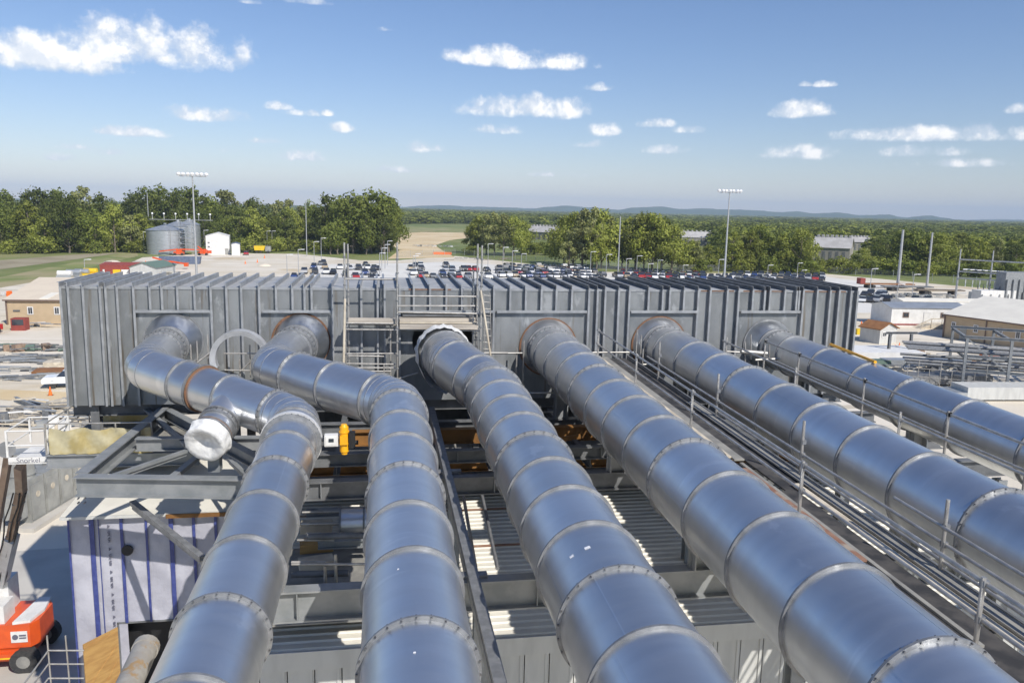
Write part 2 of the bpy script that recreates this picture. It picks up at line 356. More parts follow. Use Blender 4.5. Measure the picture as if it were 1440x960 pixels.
# inner dark lining seen through the open port
b = MB(); b.b2((OPX-1.6, YF+2.2, Z0+.3), (OPX+1.6, YF+2.3, Z1-.1)); b.build('inner_baffle', 'dark_steel', plen)
FULL = [82.8,94,115,139,147,163,186,295,317,338,363,466,507,530,540,561,694,828,840,851,870,885,982,999,1023,1039,1130,1149.6,1168,1180.6,1197,1207]
SHORT = [209,226,248,272,387,410,427,437,581,604,627,649,671,717,739,761,782,804,912,932,942,962,1059,1075.6,1083,1104,1120.6,1124]
ribs = [(yp(x, 405, 30).x, True) for x in FULL] + [(yp(x, 405, 30).x, False) for x in SHORT]
def fx(x): return min(max(x, X0+.03), X1-.03)
for x, full in ribs:
    x = fx(x); zb = Z0 if full else LINT+.06
    b = MB(); b.b2((x-.012, YF-.15, zb), (x+.012, YF-.001, Z1+.05)); b.b2((x-.012, YF-.17, zb), (x+.065, YF-.152, Z1+.05))
    b.build('wall_rib', 'rib_steel', plen)
    b = MB(); b.b2((x-.012, YF-.17, Z1+.053), (x+.012, YB, Z1+.20)); b.b2((x-.07, YF-.17, Z1+.202), (x+.012, YB, Z1+.216)); b.build('roof_rib', 'dark_steel' if x > 6 else 'rib_steel', plen)
mat('box_plate', (.205,.215,.219), (.27,.28,.283), rough=.48, metal=.35, scale=1.4, rvar=.12, stretch=(1,1,.5), bump=.004, bscale=.9, objrand=.10, c3=(.36,.37,.375), c3scale=1.1, c3lim=(.58,.68), c4=(.17,.15,.125), c4st=(3,3,.3), c4scale=1.5, c4lim=(.58,.70))
PZ = [(-8.76,-6.12), (-4.39,-1.85), (.62,4.28), (4.28,7.92), (9.63,12.49), (14.24,16.90)]
def plate(x0, x1, z0, z1):
    if x1-x0 < .12: return
    j = lambda: YF-.004-rnd.random()*.006
    b = MB(); A_ = [(x0, j(), z0), (x1, j(), z0), (x1, j(), z1), (x0, j(), z1)]; B_ = [(p[0], YF-.001, p[2]) for p in A_]
    b.add(A_+B_, [(0,1,2,3), (0,4,5,1), (1,5,6,2), (2,6,7,3), (3,7,4,0)]); b.build('skin_plate', 'box_plate', plen)
xs_ = sorted(fx(x) for x, _f2 in ribs)
for xa, xb in zip(xs_, xs_[1:]):
    mid = (xa+xb)/2; inp = any(a < mid < c for a, c in PZ)
    plate(xa+.016, xb-.016, LINT+.08 if inp else Z0+.01, Z1-.06)
for i, (a, c) in enumerate(PZ):
    if i != 2: plate(a+.08, c-.03, Z0+.01, LINT-.07)
PANELS = [(-8.76,-6.12), (-4.39,-1.85), (.62,4.28), (4.28,7.92), (9.63,12.49), (14.24,16.90)]
for a, c in PANELS:
    b = MB(); b.b2((a+.07, YF-.16, LINT-.01), (c-.014, YF-.002, LINT+.02)); b.b2((a+.07, YF-.175, LINT-.05), (c-.014, YF-.162, LINT+.05)); b.build('lintel', 'rib_steel', plen)
b = MB(); b.b2((X0, YF-.03, Z1-.04), (X1, YF-.003, Z1+.045)); b.build('edge_strip', 'rib_steel', plen)
for xa, xb in ((12.6, 14.0), (14.4, 16.2), (17.0, 18.9), (1.0, 2.6)):
    b = MB(); b.b2((xa, YF-.034, Z1-.02), (xb, YF-.031, Z1+.03)); b.build('rust_stain', 'rust_edge', plen)
for x in (-10.4, -5.5, -.5, 4.5, 9.0, 13.5, 18.6):
    for y in (30.6, 34.1):
        b = MB(); b.ibeam((x, y, 0), (x, y, Z0-.02), .35, .3); b.build('leg', 'dark_steel', plen)
b = MB(); b.ibeam((X0, 30.6, Z0-.25), (X1, 30.6, Z0-.25), .45, .25); b.build('base_beam', 'dark_steel', plen)
b = MB(); b.ibeam((X0, 34.1, Z0-.25), (X1, 34.1, Z0-.25), .45, .25); b.build('base_beam', 'dark_steel', plen)

# ================================================================== DUCTS
def fillet(pts, rads, k=3):
    out = [Vector(pts[0])]
    for i in range(1, len(pts)-1):
        P, A, Bq = Vector(pts[i]), Vector(pts[i-1]), Vector(pts[i+1]); r = rads[i-1]
        u, w = (A-P).normalized(), (Bq-P).normalized(); ang = math.pi - u.angle(w)
        if ang < .03: out.append(P); continue
        t = r*math.tan(ang/2); a, c = P+u*t, P+w*t
        nrm = (u+w).normalized(); O = P + nrm*(r/math.cos(ang/2))
        va, vc = a-O, c-O
        for j in range(k+1):
            s_ = j/k; th = va.angle(vc); v = va*(math.sin((1-s_)*th)/math.sin(th)) + vc*(math.sin(s_*th)/math.sin(th)); out.append(O+v)
    out.append(Vector(pts[-1])); return out
NS = 56
def tube_seg(b, P, Q, r, nP, nQ):
    d = (Q-P).normalized(); up = Vector((0, 0, 1)); V = (up-d*up.dot(d)).normalized(); U = d.cross(V)
    A, Bv = [], []
    for i in range(NS):
        a = 2*math.pi*i/NS; o = U*(math.cos(a)*r)+V*(math.sin(a)*r)
        A.append(P+o-d*(o.dot(nP)/d.dot(nP))); Bv.append(Q+o-d*(o.dot(nQ)/d.dot(nQ)))
    b.add(A+Bv, [(i, (i+1) % NS, (i+1) % NS+NS, i+NS) for i in range(NS)], True)
def band(b, P, d, r0, r1, w, n=NS):
    d = d.normalized(); up = Vector((0, 0, 1)); V = (up-d*up.dot(d)).normalized(); U = d.cross(V); L = []
    for (rr, s_) in ((r0, -w/2), (r1, -w/2), (r1, w/2), (r0, w/2)):
        L.append([P + d*s_ + U*(math.cos(2*math.pi*i/n)*rr) + V*(math.sin(2*math.pi*i/n)*rr) for i in range(n)])
    for j in range(3):
        b.add(L[j]+L[j+1], [(i, (i+1) % n, (i+1) % n+n, i+n) for i in range(n)], j == 1)
def flange_bolts(b, P, d, r, n=30, l=.15, br=.017):
    d = d.normalized(); up = Vector((0, 0, 1)); V = (up-d*up.dot(d)).normalized(); U = d.cross(V)
    for i in range(n):
        a = 2*math.pi*(i+.3)/n; c = P + U*(math.cos(a)*r)+V*(math.sin(a)*r); b.cyl(c-d*l/2, c+d*l/2, br, 6, smooth=False)
def cone(b, P, Q, r0, r1):
    d = (Q-P).normalized(); up = Vector((0, 0, 1)); V = (up-d*up.dot(d)).normalized(); U = d.cross(V); n = NS
    A = [P+U*(math.cos(2*math.pi*i/n)*r0)+V*(math.sin(2*math.pi*i/n)*r0) for i in range(n)]
    C = [Q+U*(math.cos(2*math.pi*i/n)*r1)+V*(math.sin(2*math.pi*i/n)*r1) for i in range(n)]
    b.add(A+C, [(i, (i+1) % n, (i+1) % n+n, i+n) for i in range(n)], True)

def duct(label, pts, rads, r, spacing, bolted, start=0.9, flare=None, rust=False, skip_first=0.0, seam=True):
    path = fillet(pts, rads)
    d0 = (path[1]-path[0]).normalized()
    root = thing('duct', label, 'duct', tuple(path[0]), 'galvanised ducts leading to the plenum box')
    # subdivide
    P = [path[0]]; ringidx = []; acc = 0.0; nxt = start
    for a, c in zip(path, path[1:]):
        L = (c-a).length; d = (c-a)/L
        while acc + L > nxt + .12:
            if nxt - acc > .12: P.append(a + d*(nxt-acc)); ringidx.append(len(P)-1)
            nxt += spacing*rnd.uniform(.93, 1.07)
        acc += L; P.append(c)
    nrm = []
    for i in range(len(P)):
        if i == 0: nrm.append((P[1]-P[0]).normalized())
        elif i == len(P)-1: nrm.append((P[-1]-P[-2]).normalized())
        else: nrm.append(((P[i]-P[i-1]).normalized()+(P[i+1]-P[i]).normalized()).normalized())
    for i in range(len(P)-1):
        if (P[i+1]-P[i]).length < 1e-4: continue
        b = MB(); tube_seg(b, P[i], P[i+1], r, nrm[i], nrm[i+1]); sec = b.build('duct_section', 'galv', root)
        if seam and (P[i+1]-P[i]).length > 1.0:
            d = (P[i+1]-P[i]).normalized(); up = Vector((0, 0, 1)); V = (up-d*up.dot(d)).normalized(); U = d.cross(V)
            a = rnd.choice((.35, .9, 2.0, 2.6, -2.5)) + rnd.uniform(-.2, .2); o = U*(math.cos(a)*r)+V*(math.sin(a)*r)
            b = MB(); b.bar(P[i]+o+d*.05, P[i+1]+o-d*.05, .02, .006, o.normalized()); b.build('seam', 'galv', sec)
    cnt = 0
    for k, i in enumerate(ringidx):
        if (k - bolted[1]) % bolted[0] == 0:
            b = MB(); band(b, P[i], nrm[i], r-.01, r+.058, .04); o = b.build('bolted_flange', 'galv_matte', root)
            b = MB(); flange_bolts(b, P[i], nrm[i], r+.040, 26, .085, .014); b.build('bolt', 'bolt', o)['kind'] = 'stuff'
        else:
            b = MB(); band(b, P[i], nrm[i], r-.01, r+.048, .04); b.build('stiffener_ring', 'galv_matte', root)
    # gore seams at elbow joints
    for i in range(1, len(P)-1):
        if i not in ringidx:
            b = MB(); band(b, P[i], nrm[i], r-.01, r+.007, .02); b.build('gore_seam', 'galv_matte', root)
    if flare:
        rf, lf, fm = flare
        b = MB(); cone(b, Vector((path[0].x, YF-.02, path[0].z)), path[0]+d0*lf, rf, r); b.build('flare_cone', fm, root)
        b = MB(); band(b, Vector((path[0].x, YF-.03, path[0].z)), Vector((0, 1, 0)), rf-.04, rf+.035, .05); b.build('collar_ring', 'rust_edge' if rust else 'galv_matte', root)
        b = MB(); band(b, path[0]+d0*(lf+.05), d0, r-.01, r+.05, .05); band(b, path[0]+d0*(lf+.45), d0, r-.01, r+.05, .06)
        fl = b.build('neck_flange', 'galv_matte', root)
        b = MB(); flange_bolts(b, path[0]+d0*(lf+.45), d0, r+.032, 28, .13, .018); b.build('bolt', 'bolt', fl)['kind'] = 'stuff'
    return root, P, nrm
SL = .021
def st(x, z30, y): return Vector((x, y, z30 + SL*(y-30)))
ELB1, ELB1B = Vector((-7.55, 26.6, 14.72)), st(-2.32, 14.17, 22.3)
d1, P1, _ = duct('leftmost galvanised duct with a capped side branch, bending towards the bottom left',
    [(-7.47, YF-.1, 15.0), ELB1, ELB1B, st(-2.32, 14.17, 1.5)], (1.15, 1.5), .665, 2.0, (3, 0), start=1.5, flare=(1.02, .55, 'galv_bright'))
d2, P2, _ = duct('second galvanised duct from left with an S bend beside the yellow actuator',
    [(-2.97, YF-.1, 14.97), (-3.55, 26.3, 14.72), st(.436, 14.7, 21.9), st(.436, 14.7, 1.5)], (1.0, 1.5), .73, 1.9, (3, 1), start=1.5, flare=(1.04, .55, 'galv_bright'), rust=True)
d3, P3, _ = duct('third duct from left, standing clear of the open round port behind the scaffold',
    [(2.2, 28.75, 14.80), (2.35, 26.9, 14.76), st(3.36, 14.53, 24.0), st(3.36, 14.53, 1.5)], (1.3, 1.6), .87, 1.6, (4, 3), start=.75)
d4, P4, _ = duct('fourth galvanised duct from left, running straight beside the plank walkway',
    [(6.43, YF-.1, 14.7), st(6.43, 14.7, 1.5)], (), .90, 1.92, (4, 3), start=1.75, flare=(1.12, .35, 'galv'), rust=True)
d5, P5, _ = duct('fifth straight galvanised duct from left, between the two handrailed walkways',
    [(10.96, YF-.1, 14.77), st(10.96, 14.77, 1.5)], (), .86, 2.05, (5, 3), start=1.75, flare=(1.12, .4, 'galv'), rust=True)
d6, P6, _ = duct('rightmost straight galvanised duct with a bright flared collar at the plenum',
    [(15.63, YF-.1, 14.72), st(15.63, 14.66, 1.5)], (), .76, 2.35, (4, 3), start=2.1, flare=(1.05, .6, 'galv_bright'))
# rust-coloured gasket, damper ring and branch on duct 1
dv = (ELB1B-ELB1).normalized()
b = MB(); band(b, ELB1 + dv*2.9, dv, .65, .725, .02); b.build('gasket', 'rust_edge', d1)
b = MB(); band(b, ELB1 + dv*2.82, dv, .65, .745, .07); b.build('gasket_flange', 'galv_matte', d1)
b = MB(); band(b, st(-2.32, 14.17, 20.5), Vector((0, 1, SL)), .64, .79, .16); o = b.build('damper_ring', 'flange_white', d1)
b = MB(); flange_bolts(b, st(-2.32, 14.17, 20.42), Vector((0, 1, SL)), .755, 30, .19, .016); b.build('bolt', 'bolt', o)['kind'] = 'stuff'
b = MB(); band(b, st(-2.32, 14.17, 20.33), Vector((0, 1, SL)), .64, .77, .04); b.build('bolted_flange', 'galv_matte', d1)
BR = ELB1 + dv*4.25; bd = (yp(288, 624, 22.05) - BR).normalized(); BL_ = (yp(288, 624, 22.05) - BR).length; bo = BL_ - 1.95
b = MB(); tube_seg(b, BR, BR+bd*BL_, .5, bd, bd); br_ = b.build('branch_stub', 'galv', d1)
for s_, w in ((.95, .05), (1.12, .05), (1.42, .05), (1.5, .05)):
    b = MB(); band(b, BR+bd*(s_+bo), bd, .49, .56, w); b.build('stiffener_ring', 'galv_matte', br_)
b = MB(); band(b, BR+bd*(1.46+bo), bd, .49, .553, .03); b.build('gasket', 'rust_edge', br_)
b = MB(); flange_bolts(b, BR+bd*(1.03+bo), bd, .54, 20, .22, .014); b.build('bolt', 'bolt', br_)['kind'] = 'stuff'
# white plastic cap tied over the branch
def cloth_cap(P, d, r, drop, seed, ruff=.08, dish=.16):
    b = MB(); rr = random.Random(seed); n = 40; d = d.normalized(); up = Vector((0, 0, 1)); V = (up-d*up.dot(d)).normalized(); U = d.cross(V)
    rows = []
    for j, (s_, rad) in enumerate(((-drop, r*1.06), (-drop*.6, r*1.03), (-.02, r*1.03), (.03, r*.98), (.0, r*.72), (-dish*.6, r*.42), (-dish, r*.15))):
        row = []
        for i in range(n):
            a = 2*math.pi*i/n; k = rr.uniform(-1, 1)
            rad2 = rad*(1 + (ruff*k if j < 2 else .015*k)); s2 = s_ + (k*.09 if j == 0 else k*.012)
            row.append(P + d*s2 + U*(math.cos(a)*rad2) + V*(math.sin(a)*rad2))
        rows.append(row)
    vs = [v for row in rows for v in row]
    b.add(vs, [(j*n+i, j*n+(i+1) % n, (j+1)*n+(i+1) % n, (j+1)*n+i) for j in range(len(rows)-1) for i in range(n)], True)
    b.add(rows[-1], [tuple(range(n))]); return b
o = cloth_cap(BR+bd*(BL_+.02), bd, .56, .38, 4, .12, .2).build('plastic_cap', 'white_wrap'); tag(o, 'crumpled white plastic sheet tied over the open branch of the left duct', 'cover')
# cloth round the open end of duct 3
b = MB(); rr = random.Random(9); n = 44; rows = []
for s_, rad in ((-.05, .78), (-.16, .98), (.15, 1.02), (.5, .97), (.95, .95)):
    rows.append([])
    for i in range(n):
        a = 2*math.pi*i/n; k = rr.uniform(-1, 1); low = max(0, -math.sin(a))
        rows[-1].append(Vector((2.2 + math.cos(a)*rad*(1+.05*k), 28.75 - s_*(.55 + low*1.1) - .06*k, 14.80 + math.sin(a)*rad*(1+.05*k) - low*.25*(s_ > .4))))
b.add([v for r_ in rows for v in r_], [(j*n+i, j*n+(i+1) % n, (j+1)*n+(i+1) % n, (j+1)*n+i) for j in range(4) for i in range(n)], True)
tag(b.build('cloth_wrap', 'white_wrap'), 'torn white cloth wrapped round the open end of the third duct', 'cloth')
def on_duct(px, py, x0, z30, r):
    d = ray(px, py); lo = None
    t = 4.0
    while t < 40:
        p = CAMP + d*t; ax = Vector((x0, p.y, z30+SL*(p.y-30))); q = p-ax
        if q.length <= r: q.y = 0; q.normalize(); return ax + q*(r+.004), q
        t += .01
for k, (px, py, w) in enumerate(((804,782,.07), (826,770,.09), (583,917,.03), (560,800,.025))):
    hit = on_duct(px, py, *((3.36, 14.53, .87) if px > 700 else (.436, 14.7, .73)))
    if hit:
        p, q = hit; yv = Vector((0, 1, SL)).normalized(); xv = yv.cross(q).normalized()
        b = MB(); b.box(p, (w, w*.7, .004), basis=(xv, yv, q)); b.build('paper_tag', 'lamp_white', d3 if px > 700 else d2)
# loose half ring standing behind duct 1
b = MB(); c = yp(338, 503, 28.2); n = 26; L = []
for (rr_, y) in ((.98, c.y-.22), (.98, c.y+.22), (.80, c.y+.16), (.80, c.y-.16)):
    L.append([Vector((c.x+math.cos(math.pi*(1.25*i/n-.125))*rr_, y, c.z+math.sin(math.pi*(1.25*i/n-.125))*rr_)) for i in range(n+1)])
for j in range(4):
    A, Bv = L[j], L[(j+1) % 4]; b.add(A+Bv, [(i, i+1, n+2+i, n+1+i) for i in range(n)], True)
tag(b.build('duct_ring', 'ring_silver'), 'loose shiny open duct ring standing between the two left ducts', 'ring')
# damper actuator
ac = yp(484, 617, 20.4); act = thing('valve_actuator', 'yellow upright damper actuator with grey switch box beside the left duct', 'actuator', tuple(ac))
b = MB(); b.cyl(ac+Vector((0, 0, -.33)), ac+Vector((0, 0, .33)), .115, 16); b.cyl(ac+Vector((0, 0, .33)), ac+Vector((0, 0, .40)), .10, 16, .07); b.cyl(ac+Vector((0,0,.18)), ac+Vector((0,0,.22)), .135, 16); b.cyl(ac+Vector((0,0,-.12)), ac+Vector((0,0,-.08)), .135, 16); b.cyl(ac+Vector((0,0,-.40)), ac+Vector((0,0,-.33)), .08, 12); b.box(ac+Vector((0, -.1, 0)), (.2, .14, .22)); b.build('cylinder', 'yellow', act)
b = MB(); b.box(ac+Vector((-.32, -.05, .0)), (.34, .2, .3)); b.box(ac+Vector((-.32, -.157, .0)), (.28, .012, .24)); sw = b.build('switch_box', 'white_paint', act)
b = MB(); b.box(ac+Vector((-.32, -.17, .02)), (.13, .012, .09)); b.build('display', 'window_dark', sw)
b = MB(); b.box(ac+Vector((.2, 0, -.02)), (.16, .2, .42)); b.cyl(ac+Vector((.16,0,-.1)), ac+Vector((.36,0,-.1)), .06, 10); b.build('gearbox', 'black', act)
b = MB(); b.bar(ac+Vector((-.9, .05, 0)), ac+Vector((.1, .05, 0)), .08, .12); b.build('bracket', 'galv_matte', act)
# rusty loose pipe by the left duct
pp = thing('rusty_pipe', 'short rust-stained grey pipe end at the bottom edge beside the left duct', 'pipe', tuple(gp(205, 905, 12.6)))
a_ = gp(203, 915, 12.6); c_ = gp(160, 1010, 12.6)
mat('pipe_rust', (.36,.34,.30), (.30,.28,.25), rough=.7, scale=4, c3=(.34,.22,.10), c3scale=.8, c3lim=(.56,.68))
b = MB(); b.cyl(a_, c_, .2, 18); b.build('body', 'pipe_rust', pp)
b = MB(); b.cyl(a_+(a_-c_).normalized()*.002, a_+(a_-c_).normalized()*.16, .215, 18); b.build('coupling', 'pipe_rust', pp)

# ================================================================== SUPPORT STEEL
fr = thing('support_frame', 'grey I-beam frame carrying the ducts below the plenum box', 'steel frame', (4, 22, 0))
for y, z, h in ((14.5, 12.55, .62), (20.6, 12.6, .5), (23.8, 12.4, .4), (27.6, 12.3, .4)):
    xl = -2.7 if y < 21 else -3.4
    b = MB(); b.ibeam((xl, y, z), (19, y, z), h, .3, .035, .025); b.build('cross_beam', 'frame_steel' if y < 20 else 'dark_steel', fr)  # rear beams get darker steel: shade under the ducts put into the colour
    for k in range(10):
        if y > 25: break
        b = MB(); x = xl+1.1+k*2.3; b.b2((x-.01, y-.13, z-h/2+.04), (x+.01, y+.13, z+h/2-.04)); b.build('web_plate', 'frame_steel', fr)
for y in (14.5, 20.6, 27.6):
    for x in (-3.6, 1.9, 8.7, 13.4, 18.6):
        b = MB(); b.ibeam((x, y, 0), (x, y, 12.2), .3, .3); b.build('column', 'frame_steel', fr)
    for x, zz, r in ((-2.32, 14.17, .665), (.436, 14.7, .73), (3.36, 14.53, .89), (6.43, 14.7, .9), (10.96, 14.77, .86), (15.63, 14.66, .76)):
        if y > 25 and x < 5: continue
        zb = zz + SL*(y-30) - r; zt = 12.86 if y < 25 else 12.5
        if zb - zt > .05:
            b = MB(); b.b2((x-.28, y-.012, zt), (x+.28, y+.012, zb+.12)); b.b2((x-.22, y-.2, zt), (x-.19, y+.2, zb+.08)); b.b2((x+.19, y-.2, zt), (x+.22, y+.2, zb+.08)); b.build('saddle', 'frame_steel', fr)
b = MB(); b.bar((1.72, 8.0, 12.98), (1.72, 27.6, 12.98), .2, .1); b.b2((1.61, 8, 12.7), (1.64, 27.6, 12.93)); b.build('long_strip_beam', 'galv_matte', fr)
for y, w in ((20.9, .6), (14.6, .5), (17.6, .3)):
    b = MB(); b.b2((1.72-w+.25, y-.1, 12.86), (1.72+w-.2, y+.1, 12.925)); b.build('bracket', 'galv_matte', fr)
b = MB(); b.ibeam((-1, 26.2, 12.35), (9, 26.2, 12.35), .5, .3); b.build('tarp_lit_beam', 'orange_steel', fr)  # orange light from the tarps put into the colour of these beams
b = MB(); b.ibeam((-3, 24.9, 11.7), (17, 24.9, 11.7), .3, .3); b.build('tarp_lit_beam', 'orange_steel', fr)
b = MB(); b.bar((2.0, 25.2, 12.0), (6.5, 24.9, 12.6), .08, .14); b.build('brace', 'orange_steel', fr)
b = MB(); b.b2((-3.4, 24.6, 11.28), (19.2, 29.8, 11.32)); b.build('shade_deck', 'dark_steel', fr)  # added dark sheet standing in for the shade below the ducts
for k in range(14):
    b = MB(); x = -3.0+1.6*k; b.ibeam((x, 23.9, 12.0), (x, 30.4, 12.0), .3, .2); b.build('joist', 'dark_steel', fr)
# left triangular frame
tf = thing('corner_frame', 'open triangular I-beam platform frame at left under the branch cap', 'steel frame', (-6, 24, 12))
zf = 12.25
A = gp(108, 682, zf); Bq = gp(360, 688, zf); Cq = gp(233, 580, zf); Dq = gp(185, 624, zf); Eq = gp(300, 624, zf)
def fb(name, p, q, h=.5, w=.32, m='frame_steel'):
    b = MB(); b.ibeam(p, q, h, w, .035, .025); return b.build(name, m, tf)
fb('beam', A, Bq+Vector((.9, 0, 0)), .56, .34); fb('beam', A+Vector((.05, .25, .02)), Cq, .5, .34)
fb('beam', Dq+Vector((.15,0,.0)), Eq+Vector((1.6, 0, 0)), .42, .3); fb('beam', Cq, Bq+Vector((.3,1.5,0)), .4, .28)
for p, q, w in (((138,676), (262,634), .14), ((236,676), (290,632), .2), ((322,645), (350,672), .14), ((205,575),(262,625),.18)):
    P_, Q_ = gp(*p, zf+.1), gp(*q, zf+.1); b = MB(); b.bar(P_, Q_, w, .1); b.bar(P_-Vector((0,0,.1)), Q_-Vector((0,0,.1)), .02, .1); b.build('brace', 'frame_steel', tf)
b = MB(); b.bar(yp(186, 706, 23.2), yp(285, 785, 20.5), .17, .12); b.bar(yp(186,712,23.2), yp(285,791,20.5), .02, .16); b.build('diagonal_brace', 'galv_matte', tf)
P_ = gp(300, 668, zf+.2); b = MB(); b.b2((P_.x-.16, P_.y+.1, zf+.25), (P_.x+.16, P_.y+.13, zf+1.1)); b.b2((P_.x-.16, P_.y+.13, zf+.25), (P_.x-.13, P_.y+.5, zf+1.1)); b.b2((P_.x+.13, P_.y+.13, zf+.25), (P_.x+.16, P_.y+.5, zf+1.1)); b.build('branch_post', 'frame_steel', tf)
for px, py in ((345,690),):
    P_ = gp(px, py, zf); b = MB(); b.ibeam((P_.x+.15, P_.y, 10.9), (P_.x+.15, P_.y, zf-.3), .3, .3); b.build('post', 'frame_steel', tf)
for i in range(4):
    P_ = gp(113+ (i % 2)*9, 695+(i//2)*6, zf); b = MB(); b.cyl(P_+Vector((0, -.2, -.05)), P_+Vector((0, -.10, -.05)), .022, 6); b.build('bolt', 'bolt', tf)
# platform with tarp rail
pf = thing('tarp_platform', 'steel platform with yellow tarps hung on its railing, left of the plenum legs', 'platform', (-10, 26, 12))
zp = 11.55; a_ = gp(66, 640, zp); c_ = gp(215, 637, zp); e_ = gp(120, 585, zp)
b = MB(); b.ibeam(a_-Vector((0,0,.2)), c_-Vector((0,0,.2))+Vector((1.5,0,0)), .45, .25); b.build('edge_beam', 'frame_steel', pf)
b = MB(); b.b2((a_.x, a_.y+.15, zp-.02), (c_.x+1.5, a_.y+4.2, zp+.04)); b.build('deck', 'grey_board', pf)
posts = [a_, a_.lerp(c_, .33), a_.lerp(c_, .66), c_]
for p in posts:
    b = MB(); b.cyl(p+Vector((0,0,.03)), p+Vector((0,0,1.1)), .028, 8); b.build('post', 'scaff', pf)
for h in (.55, 1.08):
    b = MB(); b.cyl(a_+Vector((0,0,h)), c_+Vector((0,0,h)), .025, 8); b.build('rail', 'scaff', pf)
    b = MB(); q = Vector((a_.x, a_.y+4.0, a_.z)); b.cyl(a_+Vector((0,0,h)), q+Vector((0,0,h)), .025, 8); b.build('rail', 'scaff', pf)
    b = MB(); b.cyl(q+Vector((0,0,h)), q+Vector((3.5,0,h)), .025, 8); b.build('rail', 'scaff', pf)
for k in (.5, 1):
    q = Vector((a_.x, a_.y+4.0*k, a_.z)); b = MB(); b.cyl(q, q+Vector((0,0,1.1)), .028, 8); b.build('post', 'scaff', pf)
def tarp(p, q, h0, h1, seed, label):
    b = MB(); r = random.Random(seed); nx, nz_ = 26, 7; vs = []
    for j in range(nz_+1):
        for i in range(nx+1):
            t = i/nx; h = h0+(h1-h0)*j/nz_; base = p.lerp(q, t)
            sag = -.18*math.sin(t*math.pi*3)**2*(j/nz_)
            vs.append(base + Vector((0, -.07-.035*math.sin(t*23+j*.6)-.03*math.sin(t*51+j*1.7)-.03*r.random(), h+sag*.5)))
    b.add(vs, [(j*(nx+1)+i, j*(nx+1)+i+1, (j+1)*(nx+1)+i+1, (j+1)*(nx+1)+i) for j in range(nz_) for i in range(nx)], True)
    tag(b.build('tarp', 'tarp'), label, 'tarp')
tarp(a_.lerp(c_, .04), c_, .05, .95, 1, 'yellow tarp hung along the front railing of the left platform')
tarp(Vector((a_.x+.3, a_.y+3.9, a_.z)), Vector((a_.x+3.4, a_.y+3.9, a_.z)), .1, 1.15, 2, 'yellow tarp hung along the rear railing below the plenum corner')

# ================================================================== WALKWAYS
def walkway(label, xl, xr, y0, y1, z, planks, left_posts, right_posts, cat='walkway'):
    w = thing('walkway', label, cat, ((xl+xr)/2, y1, z))
    zz = lambda y: z + SL*(y-30)
    def slab(name, xa, xb, ya, yb, t, dz, m):
        b = MB(); b.bar(((xa+xb)/2, ya, zz(ya)+dz), ((xa+xb)/2, yb, zz(yb)+dz), xb-xa, t); return b.build(name, m, w)
    for (xa, xb, ya, yb, dz, m) in planks: slab('plank', xa, xb, ya, yb, .04, dz, m)
    slab('edge_channel', xl-.02, xl+.03, y0, y1, .3, -.1, 'grey_board'); slab('edge_channel', xr-.03, xr+.02, y0, y1, .3, -.1, 'dark_steel')
    for k in range(int((y1-y0)/2.4)):
        y = y0+.6+k*2.4; b = MB(); b.b2((xl, y-.06, zz(y)-.36), (xr, y+.06, zz(y)-.27)); b.build('bearer', 'frame_steel', w)
        b = MB(); b.b2(((xl+xr)/2-.1, y-.07, 12.7), ((xl+xr)/2+.1, y+.07, zz(y)-.37)); b.build('stanchion', 'frame_steel', w)
    return w, zz
def guardrail(label, x, y0, y1, z, posts, rails, ph=1.15, r=.034, sticks=()):
    gq = thing('guardrail', label, 'guardrail', (x, y0, z)); zz = lambda y: z + SL*(y-30)
    for y in posts:
        b = MB(); b.cyl((x, y, zz(y)-.15), (x, y, zz(y)+ph), r, 10); p_ = b.build('post', 'scaff', gq)
        for hh in rails[:2]:
            b = MB(); b.box((x+.02, y, zz(y)+hh[0]), (.09, .09, .10)); b.build('clamp', 'galv_matte', p_)
    for (h, dx, ya, yb) in rails:
        b = MB(); b.cyl((x+dx, ya, zz(ya)+h), (x+dx, yb, zz(yb)+h), r*.95, 10); b.build('rail', 'scaff', gq)
    return gq
wz = 14.58
pl = []
for (xa, m) in ((7.72, 'plank_pale'), (7.86, 'grey_board'), (8.0, 'plank_pale')): pl.append((xa, xa+.115, 17.0, 28.6, .04, m))
pl += [(8.15, 8.4, 16.9, 28.6, .0, 'grey_board'), (7.84, 8.12, 11.6, 16.2, .045, 'rust_plank'), (8.14, 8.22, 9.0, 16.6, .03, 'grey_board'), (8.7, 8.84, 6.0, 15.2, .03, 'plank_pale'), (8.95, 9.2, 9.0, 22.0, .02, 'grey_board'), (8.66, 8.92, 2.0, 5.6, .02, 'rust_plank'), (7.70, 7.80, 2, 10.5, .04, 'plank_pale'), (7.84, 7.93, 2, 10.5, .03, 'plank_pale'),
       (7.97, 8.62, 2, 14.9, -.01, 'black_mat'), (8.45, 9.1, 15, 28.6, -.05, 'black_mat')]
walkway('dark matted plank walkway with a rusty board between the fourth and fifth ducts', 7.65, 9.25, 2, 28.8, wz, pl, None, None)
guardrail('scaffold tube guardrail along the left edge of the plank walkway beside the fourth duct', 7.85, 2, 28.6, wz+.05, [4.2, 8.75, 13.4, 18.9, 23.5, 28.0],
          [(1.06, .03, 2, 28.3), (.55, .03, 2, 28.3)])
guardrail('scaffold tube guardrail along the right edge of the plank walkway beside the fifth duct', 9.2, 2, 28.2, wz+.05, [6.5, 11.2, 15.8, 20.4, 25.2],
          [(.42, .03, 2, 26.5), (.72, -.03, 2, 12.5), (.12, .03, 4, 20.5)], ph=1.2)
pl2 = [(12.35+.24*i, 12.35+.24*i+.2, 2, 26.5, .03*(i % 2), ('grey_board', 'black_mat', 'plank_pale')[i % 3]) for i in range(5)]
